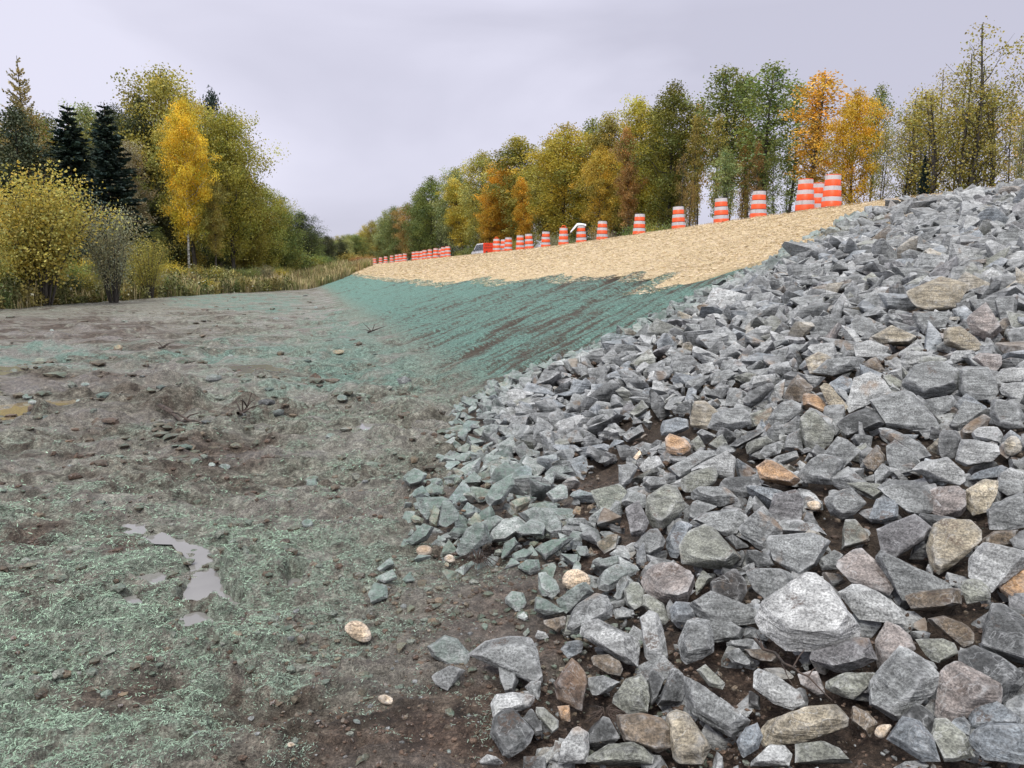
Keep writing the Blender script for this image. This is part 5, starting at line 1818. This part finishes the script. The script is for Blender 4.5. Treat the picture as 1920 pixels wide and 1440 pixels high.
# low bushes along the wood's edge
BUSHL = 'low leafy bushes at the foot of the left wood'
for i in range(64):
    u = -70 + i * 9.6 + random.uniform(-8, 8)
    te = edge_dist(u) + 0.8 + random.uniform(0, 5) * (1 if u < 330 else 1.6)
    hgt = random.uniform(0.8, 2.1) * (1 if u < 330 else .75)
    plant('leafy_bush', 'bush_a', u, te, 0, random.choice([OL, GRN, OL, OLY, GRN, DGR, GBR]), 'low bush among others at the foot of the left wood', BUSHL, random.uniform(.7, 1.1), 'bush', hgt)
for i, (u, d, h, c) in enumerate([(560, 92, 2.6, GRN), (585, 100, 2.6, OL), (610, 104, 2.4, GRN), (520, 70, 1.4, PGR), (505, 64, 1.3, GRN), (545, 74, 1.4, OL), (655, 128, 3.0, OL), (672, 125, 2.0, BRN), (690, 122, 2.2, BRN), (700, 118, 1.7, (0.30, 0.14, 0.08)), (680, 116, 1.6, (0.30, 0.15, 0.09)), (640, 110, 1.8, GRN)]):
    plant('leafy_bush', 'bush_a', u, d, 0, c, 'bush in the rough grass at the far end of the bank', 'bushes at the far end of the bank', 1.3, 'bush', h)

# right-hand row beyond the road
def dist_r(u, t=30.0):
    a = (u - 960) / 1440
    return t / (0.945 * a + 0.326)
for u, vt, tt, kd, col, wd, lab in [
    (1742, 52, 30, 'sparse_a', (0.44, 0.375, 0.085), 1.16, 'airy many-stemmed tree with a dark trunk, tallest of the group above the rocks'),
    (1800, 88, 31, 'sparse_b', OL, 1.09, 'airy tree in the middle of the group above the rocks'),
    (1848, 52, 32, 'sparse_a', OL, 1.04, 'tall airy tree with a thin pointed top above the rocks'),
    (1690, 185, 31, 'sparse_b', PGR, 1.01, 'thin grey-green tree at the left of the group above the rocks'),
    (1925, 150, 31, 'sparse_b', ORA, 0.87, 'rusty-orange airy tree cut by the edge of the picture'),
    (1885, 190, 29, 'sparse_b', (0.44, 0.375, 0.085), 0.87, 'low airy tree near the right edge above the rocks'),
    (1720, 150, 32, 'sparse_b', (0.44, 0.375, 0.085), 1.01, 'airy golden-olive tree behind the tallest one above the rocks'),
    (1700, 130, 33, 'sparse_a', (0.44, 0.375, 0.085), .8, 'thin olive tree behind the left part of the airy group'),
    (1775, 105, 34, 'sparse_a', OL, .85, 'full-crowned airy tree filling the middle of the group above the rocks'),
    (1825, 120, 34, 'sparse_b', (0.40, 0.33, 0.07), .85, 'golden-olive airy tree filling the right of the group above the rocks'),
    (1508, 138, 30, 'slim_a', (0.64, 0.44, 0.07), 1.7, 'slender golden-orange tree behind the nearest drums'),
    (1585, 165, 30, 'aspen_b', ORA, .72, 'bright orange-gold tree right of the slender golden one'),
    (1618, 160, 34, 'slim_a', GRN, .9, 'thin green tree behind the bright orange-gold one'),
    (1640, 235, 29, 'sparse_b', OL, .55, 'small thin tree between the orange-gold tree and the airy group'),
    (1345, 120, 32, 'slim_a', GRN, 1.5, 'tall green poplar, first of the three thin-trunked ones'),
    (1385, 135, 33, 'slim_a', GRN, 1.25, 'tall green poplar, middle of the three thin-trunked ones'),
    (1425, 122, 32, 'slim_a', GRN, 1.5, 'tall green poplar, last of the three thin-trunked ones'),
    (1465, 155, 33, 'slim_b', PGR, 1.6, 'thin grey-green tree left of the slender golden-orange one'),
    (1302, 195, 33, 'slim_a', OLY, 1.0, 'thin golden tree between the broad green tree and the poplars'),
    (1355, 275, 29, 'slim_a', PGR, 1.1, 'low yellow-green young tree in front of the poplars'),
    (1245, 152, 31, 'aspen_b', (0.17, 0.19, 0.04), .85, 'broad fresh-green tree right of the brown-leaved ones'),
    (1200, 178, 32, 'aspen_a', OLY, .9, 'gold-green tree left of the broad fresh-green tree'),
    (1283, 285, 29, 'sparse_a', BRN, .55, 'rusty brown small tree under the broad green tree'),
    (1180, 235, 29, 'aspen_c', BRN, .6, 'rusty brown tree in the middle of the row'),
    (1148, 212, 33, 'aspen_a', OL, .9, 'olive tree behind the rusty brown one'),
    (1098, 222, 33, 'slim_a', GRN, 1.2, 'green tree with a thin open top behind the big gold-green tree'),
    (1062, 232, 30, 'aspen_b', OLY, 1.0, 'big gold-green tree in the middle of the row'),
    (1125, 270, 29, 'aspen_b', OLY, .8, 'golden-olive tree right of the big gold-green one'),
    (1020, 268, 32, 'aspen_a', OL, .9, 'olive tree left of the big gold-green one'),
    (985, 248, 31, 'aspen_c', OL, 1.1, 'pointed olive tree right of the bright orange one'),
    (990, 330, 28, 'aspen_c', ORA, .8, 'lower orange-tinged tree below the pointed olive one'),
    (938, 296, 30, 'aspen_a', ORA, .9, 'bright orange tree in the far half of the row'),
    (900, 282, 30, 'aspen_b', YG, .9, 'yellow tree left of the bright orange one'),
    (918, 350, 28, 'aspen_a', (0.50, 0.30, 0.04), .8, 'amber low tree under the bright orange one'),
    (876, 335, 31, 'aspen_c', OLY, .9, 'small yellowish tree left of the yellow one'),
    (850, 312, 31, 'aspen_a', PGR, .9, 'grey-green tree with a pale top'),
    (816, 330, 31, 'aspen_b', GRN, .9, 'green pointed tree at the far part of the row'),
    (790, 352, 30, 'dense_b', GRN, .7, 'dark green dense tree beside the rust-coloured far one'),
    (768, 380, 29, 'aspen_b', BRN, .8, 'rust-coloured tree in the far part of the row'),
    (745, 385, 30, 'dense_a', GRN, .7, 'round green tree left of the rust-coloured far one'),
    (722, 392, 30, 'dense_b', PGR, .7, 'grey-green round tree near the far end of the row'),
    (703, 412, 30, 'dense_a', OL, .7, 'olive tree, third from the far end of the row'),
    (685, 420, 30, 'dense_b', OLY, .7, 'yellowish tree, second from the far end of the row'),
    (668, 438, 30, 'dense_a', PGR, .7, 'farthest pale tree at the end of the row beyond the road'),
]:
    plant('broadleaf_tree', kd, u, dist_r(u, tt), {1742: 55, 1848: 60, 1825: 140, 1800: 100}.get(u, vt), col, lab, GR_, wd * (1.0 if kd[:2] == 'sl' else 1.0 if kd[:2] == 'sp' else 1.22 if u > 1100 else 1.45))
for u, vt, tt, c in [(1170, 250, 38, OL), (1215, 240, 38, GRN), (1120, 260, 38, GRN), (1075, 280, 38, OL), (1040, 300, 38, GRN), (1000, 310, 38, OL), (960, 310, 38, OL), (930, 330, 37, GRN), (890, 345, 37, OL), (865, 360, 37, GRN), (835, 370, 36, GRN), (805, 380, 36, OL), (780, 395, 36, GRN), (755, 405, 35, OL), (730, 415, 35, GRN), (1255, 260, 38, OL), (1030, 350, 34, BRN), (960, 370, 34, OL), (1090, 350, 34, GRN), (1150, 330, 34, OL), (1215, 320, 35, BRN), (880, 400, 32, GRN), (840, 410, 32, DGR), (800, 420, 32, DGR)]:
    plant('broadleaf_tree', random.choice(['dense_a', 'dense_b', 'aspen_b']), u, dist_r(u, tt), vt, c, 'tree of the second rank filling gaps beyond the road', 'second-rank trees beyond the road', .75)
# thin bare stems seen against the sky
for i in range(30):
    u = random.choice([random.uniform(1290, 1480), random.uniform(1290, 1560), random.uniform(1180, 1300)])
    plant('young_poplar', 'slim_b', u, dist_r(u, random.uniform(30, 38)), random.uniform(200, 270), random.choice([OL, BRN, OLY, GRN, BRN]), 'slim young poplar among many alike between the tall poplars', 'slim young poplars beyond the road', random.uniform(.7, 1.0))
for u, vt in [(1712, 300)]:
    plant('spruce_tree', 'spruce_a', u, dist_r(u, 29), vt - 10, SPR, 'small dark spruce under the airy trees above the rocks', GR_, .75)
plant('young_poplar', 'slim_b', 1880, dist_r(1880, 27), 230, PGR, 'leaning sapling with a thin yellowish stem near the right edge', GR_, 1.0)
# brush along the far side of the road
for i in range(52):
    u = random.uniform(640, 1300) if i < 36 else random.uniform(1300, 1900)
    plant('leafy_bush', 'bush_a', u, dist_r(u, random.uniform(26.8, 29)), 0, random.choice([OL, GRN, GRN, DGR, OLY, GBR]), 'brushy bush among others along the far side of the road', 'bushes along the far side of the road', random.uniform(.8, 1.2), 'bush', (random.uniform(1.6, 3.0) if i < 36 else random.uniform(.7, 1.6)))

# far woods that close the view
for i in range(26):
    u = 560 + i * 8 + random.uniform(-4, 4)
    dd = random.uniform(170, 260)
    plant('broadleaf_tree', random.choice(['dense_a', 'dense_b']), u, dd, random.uniform(440, 462) if u < 640 else random.uniform(425, 455), random.choice([OL, GRN, PGR]), 'small far tree where the two woods seem to meet', 'far trees at the end of the road', 1.3)

# ------------------------------------------------------------------ grass and weeds at the mud's edge
def grass(name, n, sfun, hr, cols_, seed, label, width=0.02, cond=None):
    rg = np.random.default_rng(seed)
    x, y = sfun(n, rg)
    if cond is not None:
        k = cond(x, y, rg); x, y = x[k], y[k]
    n = len(x)
    z = base_h(x, y) - 0.05
    h = rg.uniform(hr[0], hr[1], n) * (0.65 + 0.6 * ss(-.4, .5, fbm(x * .5, y * .5, 6, 3)))
    az = rg.uniform(0, 6.28, n); ln = rg.uniform(0.05, .45, n) * h
    w = width * np.clip(np.hypot(x, y) / 35, .8, 2.5)
    dx, dy = np.cos(az), np.sin(az)
    p0 = np.column_stack([x, y, z]); p1 = p0 + np.column_stack([dx * ln * .35, dy * ln * .35, h * .6]); p2 = p0 + np.column_stack([dx * ln, dy * ln, h])
    side = np.column_stack([-dy, dx, np.zeros(n)]) * w[:, None] / 2
    V = np.stack([p0 - side, p0 + side, p1 + side * .8, p1 - side * .8, p2 + side * .15, p2 - side * .15], 1).reshape(-1, 3)
    b = np.arange(n)[:, None] * 6
    F = np.concatenate([b + [0, 1, 2, 3], b + [3, 2, 4, 5]])
    ci = rg.integers(0, len(cols_), n)
    patch = (ss(-.3, .4, fbm(x * .25, y * .25, 14, 3)) * len(cols_)).astype(int).clip(0, len(cols_) - 1)
    ci = np.where(rg.random(n) < .55, patch, ci)
    c = np.array(cols_)[ci] * rg.uniform(.65, 1.35, n)[:, None]
    C = np.repeat(np.column_stack([np.clip(c, 0, 1), np.ones(n)]), 6, 0)
    me = mesh_np(name, V, F, M_STRAND, False, dict(shade=('FLOAT_COLOR', 'POINT', C)))
    tag(obj(name, me), label, 'grass', kind='stuff')
def edge_band(w):
    def f(n, rg):
        q = rg.uniform(0, 1, n)
        s = 18 + (100 - 18) * q ** 1.15
        t = t_edge(s) + 0.35 - rg.exponential(w, n) + 0.6 * fbm(s * 0.3, 4.4, 0, 3) * -1
        return xy(s, t)
    return f
grass('dry_grass', 62000, edge_band(2.6), (0.35, 1.05), [(0.25, 0.25, 0.09), (0.42, 0.35, 0.18), (0.52, 0.44, 0.25), (0.18, 0.20, 0.08), (0.38, 0.29, 0.15)], 71,
      'rough dry grass growing along the edge of the mud', 0.028, lambda x, y, rg: (st(x, y)[0] < 100) & ((x / y > -0.46) | (rg.random(len(x)) < .25)))
def undergrowth():
    rg = np.random.default_rng(73)
    n = 85000
    s = rg.uniform(14, 60, n)
    t = t_edge(s) + 0.5 - rg.exponential(2.4, n)
    x, y = xy(s, t)
    k = fbm(x * .7, y * .7, 30, 3) > -.35
    x, y = x[k], y[k]
    hmax = 0.3 + 1.25 * ss(-.3, .6, fbm(x * .8, y * .8, 31, 3))
    z = base_h(x, y) + rg.uniform(0, 1, len(x)) ** .8 * hmax
    cid = (np.floor(x * 1.5) * 31 + np.floor(y * 1.5) * 17).astype(int); cid = cid - cid.min(); 
    base = np.array([(0.17, 0.17, 0.05), (0.09, 0.12, 0.04), (0.20, 0.17, 0.06), (0.27, 0.23, 0.07), (0.30, 0.30, 0.13), (0.12, 0.13, 0.05)])
    rnd = np.random.default_rng(3).integers(0, len(base), cid.max() + 1)
    c = base[rnd[cid]] * rg.uniform(.55, 1.45, len(x))[:, None]
    w = rg.random(len(x)) < .03
    c[w] = (.5, .5, .36)
    V, F, C = leaves_from(np.column_stack([x, y, z]), rg.uniform(.07, .17, len(x)), rg, np.clip(c, 0, 1))
    tag(obj('undergrowth', mesh_np('undergrowth', V, F, M_STRAND, False, dict(shade=('FLOAT_COLOR', 'POINT', C)))), 'leafy weeds and undergrowth in front of the left wood', 'undergrowth', kind='stuff')
undergrowth()
def shoulder(n, rg):
    q = rg.uniform(0, 1, n)
    s = 6 + 100 * q ** 1.6
    t = rg.uniform(15.4, 17.0, n)
    return xy(s, t)
grass('shoulder_grass', 9000, shoulder, (0.04, 0.16), [(0.16, 0.11, 0.06), (0.22, 0.17, 0.09), (0.10, 0.08, 0.05)], 75, 'dead grass and twigs along the dark road shoulder', 0.015)

# ------------------------------------------------------------------ traffic drums
def lathe(prof, n=28, closed_top=False):
    V, F = [], []
    for r, z in prof:
        for k in range(n):
            a = 2 * math.pi * k / n
            V.append((r * math.cos(a), r * math.sin(a), z))
    for i in range(len(prof) - 1):
        for k in range(n):
            k2 = (k + 1) % n
            F.append((i * n + k, i * n + k2, (i + 1) * n + k2, (i + 1) * n + k))
    return V, F

def pm(name, VF, mat, parent, smooth=True):
    V, F = VF
    me = bpy.data.meshes.new(name); me.from_pydata(V, [], F); me.update()
    me.materials.append(mat)
    me.polygons.foreach_set('use_smooth', [smooth] * len(me.polygons))
    return obj(name, me, parent)

def make_drum(style=0):
    e = empty('traffic_drum', (0, 0, 0))
    tag(e, 'drum', 'traffic drum', 'traffic drums along the road edge')
    H = 1.02
    # three tiers, each a white band over an orange band, stepping in towards the top
    tiers = 3
    pm('rubber_base', lathe([(0.0, 0.0), (0.36, 0.0), (0.37, 0.02), (0.36, 0.05), (0.30, 0.06), (0.0, 0.06)]), M_BLACK, e)
    z = 0.06
    core = [(0.284, z)]
    for i in range(tiers):
        r0 = 0.280 - i * 0.027; r1 = r0 - 0.008
        zo, zw = z + 0.014, z + 0.014 + 0.165
        zt = zw + 0.122
        pm('orange_band', lathe([(r0, zo), (r0 - .001, zo + .004), (r1 + .003, zw - .002), (r1 + .001, zw)]), M_ORANGE, e)
        pm('white_band', lathe([(r1 + .0035, zw), (r1 + .0035, zw + .003), (r1 - .001, zt)]), M_WHITE, e)
        core += [(r0 - 0.012, zo), (r1 - 0.012, zt)]
        z = zt + 0.006
    core += [(0.200, z + .004), (0.195, z + .018), (0.15, z + .024), (0.0, z + .024)]
    pm('drum_core', lathe(core), M_BLACK if style == 0 else M_ORANGE, e)
    pm('rim', lathe([(0.213, z - .006), (0.219, z + .004), (0.213, z + .016), (0.200, z + .016)]), M_BLACK if style == 0 else M_ORANGE, e)
    if style == 2:
        w = 0.10
        h = z + .02
        pm('handle', tube([(-w, 0, h), (-w, 0, h + .07), (-w * .6, 0, h + .10), (w * .6, 0, h + .10), (w, 0, h + .07), (w, 0, h)], [.02] * 6, 8), M_ORANGE, e)
    return e
PROTO = [make_drum(0), make_drum(1), make_drum(2)]
used = [False] * 3
def copy_tree(o, parent=None):
    c = o.copy(); COL.objects.link(c)
    if parent is not None: c.parent = parent
    for ch in o.children: copy_tree(ch, c)
    return c
def drum(u, t, style, label):
    a = (u - 960) / 1440.0
    y = t / (0.945 * a + 0.326)
    x = a * y
    z = float(base_h(x, y)) + (0.03 if t < 17.5 else 0.04)
    o = PROTO[style]
    if used[style]: o = copy_tree(o)
    used[style] = True
    o.location = (x, y, z)
    o.rotation_euler = (random.uniform(-.05, .05), random.uniform(-.05, .05), random.uniform(0, 6.28) if style != 2 else 0.3)
    tag(o, label, 'traffic drum', 'traffic drums along the road edge')
    return o
names = ['nearest the rocks, standing tall on the straw crest', 'left of the nearest pair, slightly lower', 'half hidden between the two nearest drums']
drum(1545, 16.3, 1, 'orange and white drum nearest the rocks on the straw crest')
drum(1497, 16.2, 1, 'orange and white drum second from the rocks, overlapping another behind')
drum(1519, 17.2, 1, 'orange and white drum half hidden between the two nearest ones')
seq = [(1412, 16.6, 0), (1345, 16.6, 0), (1267, 16.6, 0), (1194, 16.5, 0), (1126, 16.5, 0), (1088, 16.6, 0), (1055, 16.4, 2), (1022, 16.6, 0), (992, 16.6, 0), (975, 16.6, 0), (953, 16.7, 0), (945, 17.3, 0), (932, 16.6, 2)]
lab = ['orange and white drum standing alone left of the nearest cluster', 'orange and white drum second left of the nearest cluster', 'orange and white drum under the broad green tree', 'orange and white drum with trees dark behind it, mid row',
       'orange and white drum right of the one with a white sheet', 'orange and white drum with a white sheet over its top', 'more orange drum with a carrying handle on top',
       'orange and white drum left of the one with a handle', 'orange and white drum, right one of a close pair', 'orange and white drum, left one of a close pair', 'orange and white drum in front of two overlapping ones',
       'orange and white drum overlapped by its neighbour near the sign', 'plain orange drum right beside the orange sign']
for (u, t, s_), l in zip(seq, lab): drum(u, t, s_, l)
far = [(841, 16.7), (833, 16.7), (828, 17.3), (819, 16.7), (808, 16.8), (799, 16.8), (793, 17.2), (785, 16.9), (779, 16.9), (761, 17.0), (754, 17.0), (747, 17.0), (737.5, 17.1), (726, 17.1), (717, 17.2), (706, 17.3)]
OR2 = ['first', 'second', 'third', 'fourth', 'fifth', 'sixth', 'seventh', 'eighth', 'ninth', 'tenth', 'eleventh', 'twelfth', 'thirteenth', 'fourteenth', 'fifteenth', 'sixteenth']
for i, (u, t) in enumerate(far): drum(u, t, 1, 'small far drum, %s of the distant run counted from the van side' % OR2[i])
for i, u in enumerate([894, 884, 874, 852, 822, 770]): drum(u, 25.8, 1, 'drum top showing across the road, %s from the van' % OR2[i])

# sheet blown over one drum
def sheet():
    a = (1088 - 960) / 1440.0
    y = 16.6 / (0.945 * a + 0.326); x = a * y
    z = float(base_h(x, y)) + 0.03 + 0.99
    nu, nv_ = 22, 12
    V, F = [], []
    for i in range(nu):
        p = i / (nu - 1)
        for j in range(nv_):
            q = j / (nv_ - 1) - .5
            # over the lid, then streaming out and down on the near left side
            px_ = 0.22 - p * 0.80
            pz = 0.05 + 0.05 * math.sin(p * 3) if px_ > -0.24 else 0.10 - (abs(px_) - .24) * 1.25 + .0
            V.append((x + px_, y + q * 0.42 * (1 - .25 * p) + 0.03 * math.sin(p * 9 + j), z + pz + 0.02 * math.sin(j * 1.3 + p * 7) - 0.10 * (abs(q) * 2) ** 3))
    for i in range(nu - 1):
        for j in range(nv_ - 1):
            F.append((i * nv_ + j, i * nv_ + j + 1, (i + 1) * nv_ + j + 1, (i + 1) * nv_ + j))
    me = bpy.data.meshes.new('plastic_sheet'); me.from_pydata(V, [], F); me.update()
    me.materials.append(M_CLOTH)
    o = obj('plastic_sheet', me)
    m = o.modifiers.new('t', 'SOLIDIFY'); m.thickness = 0.004
    me.polygons.foreach_set('use_smooth', [True] * len(me.polygons))
    tag(o, 'white plastic sheet hanging over the top of a drum', 'plastic sheet')
sheet()

# orange road sign on a low stand
def box(bm, c, s, rot=None):
    r = bmesh.ops.create_cube(bm, size=1.0)
    M_ = Matrix.Translation(Vector(c)) @ (rot or Matrix.Identity(4)) @ Matrix.Diagonal((*s, 1))
    bmesh.ops.transform(bm, matrix=M_, verts=r['verts'])
    return r['verts']
def bobj(name, bm, mat, parent, bevel=0.0):
    if bevel:
        bmesh.ops.bevel(bm, geom=list(bm.edges), offset=bevel, segments=2, affect='EDGES', clamp_overlap=True)
    bmesh.ops.recalc_face_normals(bm, faces=bm.faces)
    me = bpy.data.meshes.new(name); bm.to_mesh(me); bm.free(); me.materials.append(mat)
    return obj(name, me, parent)
def sign():
    a = (916 - 960) / 1440.0
    y = 17.0 / (0.945 * a + 0.326); x = a * y
    z = float(base_h(x, y)) + 0.01
    e = empty('road_sign', (x, y, z), R(4))
    tag(e, 'square orange road-works sign with dark lettering beside the white van', 'road sign')
    bm = bmesh.new(); box(bm, (0, 0, 0.50), (0.72, 0.02, 0.76)); bobj('panel', bm, M_SIGN, e, 0.008)
    bm = bmesh.new()
    for sx in (-1, 1):
        box(bm, (sx * .28, .03, 0.40), (.03, .03, .80)); box(bm, (sx * .28, .03, .015), (.05, .7, .03))
    bobj('stand', bm, M_CHROME, e)
    for txt, zz, sz in (('VOIE A', 0.66, 0.17), ('DROITE', 0.46, 0.17)):
        cu = bpy.data.curves.new('lettering', 'FONT'); cu.body = txt; cu.size = sz; cu.align_x = 'CENTER'; cu.extrude = 0.001
        tmp = bpy.data.objects.new('tmp', cu); COL.objects.link(tmp)
        dg = bpy.context.evaluated_depsgraph_get()
        me = bpy.data.meshes.new_from_object(tmp.evaluated_get(dg)); bpy.data.objects.remove(tmp); bpy.data.curves.remove(cu)
        me.materials.clear(); me.materials.append(M_BLACK)
        o = obj('lettering', me, e)
        o.location = (0, -0.013, zz); o.rotation_euler = (R(90), 0, 0)
    bm = bmesh.new()
    vs = [bm.verts.new((p[0], -0.013, p[1])) for p in [(-.20, .22), (-.05, .34), (-.08, .22), (-.02, .17), (-.12, .17), (-.17, .15)]]
    bm.faces.new(vs)
    bobj('arrow', bm, M_BLACK, e)
sign()

# white pick-up / van partly hidden behind the crest
def vehicle():
    a = (912 - 960) / 1440.0
    y = 24.0 / (0.945 * a + 0.326); x = a * y
    z = float(base_h(x, y)) + 0.035
    e = empty('white_van', (x, y, z), math.atan2(DS[1], DS[0]))      # nose points along the road, away
    tag(e, 'white van driving away behind the crest, its cab seen beside the orange sign', 'van')
    prof = [(-2.3, .35), (-2.35, .9), (-2.25, 1.75), (-2.0, 1.82), (.55, 1.84), (.9, 1.78), (1.55, 1.15), (2.35, 1.0), (2.5, .75), (2.5, .35)]
    bm = bmesh.new()
    L = [bm.verts.new((px_, -.92 if pz < 1.2 else -.78, pz)) for px_, pz in prof]
    Rr = [bm.verts.new((px_, .92 if pz < 1.2 else .78, pz)) for px_, pz in prof]
    n = len(prof)
    bm.faces.new(L); bm.faces.new(Rr[::-1])
    for i in range(n):
        bm.faces.new((L[i], Rr[i], Rr[(i + 1) % n], L[(i + 1) % n]))
    bobj('body', bm, M_CARW, e, 0.03)
    def glass(pts, name='window'):
        bm = bmesh.new(); vs = [bm.verts.new(p) for p in pts]; bm.faces.new(vs)
        r = bmesh.ops.extrude_face_region(bm, geom=list(bm.faces))
        return bobj(name, bm, M_GLASS, e)
    for sy in (-1, 1):
        f = lambda px_, pz: (px_, sy * (.955 - max(0, (pz - 1.0)) * .19), pz)
        glass([f(.1, 1.15), f(.1, 1.72), f(.75, 1.70), f(1.3, 1.18)])
        glass([f(-1.0, 1.15), f(-1.0, 1.72), f(-.0, 1.72), f(-.0, 1.15)])
        glass([f(-2.1, 1.15), f(-2.05, 1.70), f(-1.1, 1.72), f(-1.1, 1.15)])
        bm = bmesh.new(); box(bm, (.95, sy * 1.02, 1.12), (.10, .16, .16)); bobj('mirror', bm, M_BLACK, e, .02)
        bm = bmesh.new(); box(bm, (-.45, sy * .94, .95), (.14, .03, .03)); bobj('door_handle', bm, M_BLACK, e)
        bm = bmesh.new(); box(bm, (-2.36, sy * .78, 1.0), (.05, .14, .34)); bobj('tail_light', bm, M_LAMPR, e, .01)
        bm = bmesh.new(); box(bm, (2.47, sy * .68, .78), (.08, .30, .14)); bobj('headlight', bm, M_GLASS, e, .01)
        for wx in (-1.45, 1.5):
            V, F = lathe([(.0, -.1), (.20, -.1), (.33, -.1), (.345, -.07), (.345, .07), (.33, .1), (.20, .1), (0, .1)], 22)
            V = [(vx, vz, vy) for vx, vy, vz in V]
            w = pm('wheel', (V, F), M_BLACK, e); w.location = (wx, sy * .84, .345)
            V, F = lathe([(0, -.108), (.19, -.108), (.20, -.10), (.20, .10), (.19, .108), (0, .108)], 16)
            V = [(vx, vz, vy) for vx, vy, vz in V]
            pm('rim', (V, F), M_CHROME, w)
    glass([(1.0, -.70, 1.76), (1.0, .70, 1.76), (1.62, .80, 1.18), (1.62, -.80, 1.18)], 'windscreen')
    glass([(-2.33, -.65, 1.2), (-2.33, .65, 1.2), (-2.29, .62, 1.66), (-2.29, -.62, 1.66)], 'rear_window')
vehicle()
print('objects', len(bpy.data.objects), 'tris', sum(len(o.data.loops) - 2 * len(o.data.polygons) for o in {o.data.name: o for o in bpy.data.objects if o.type == 'MESH'}.values()))
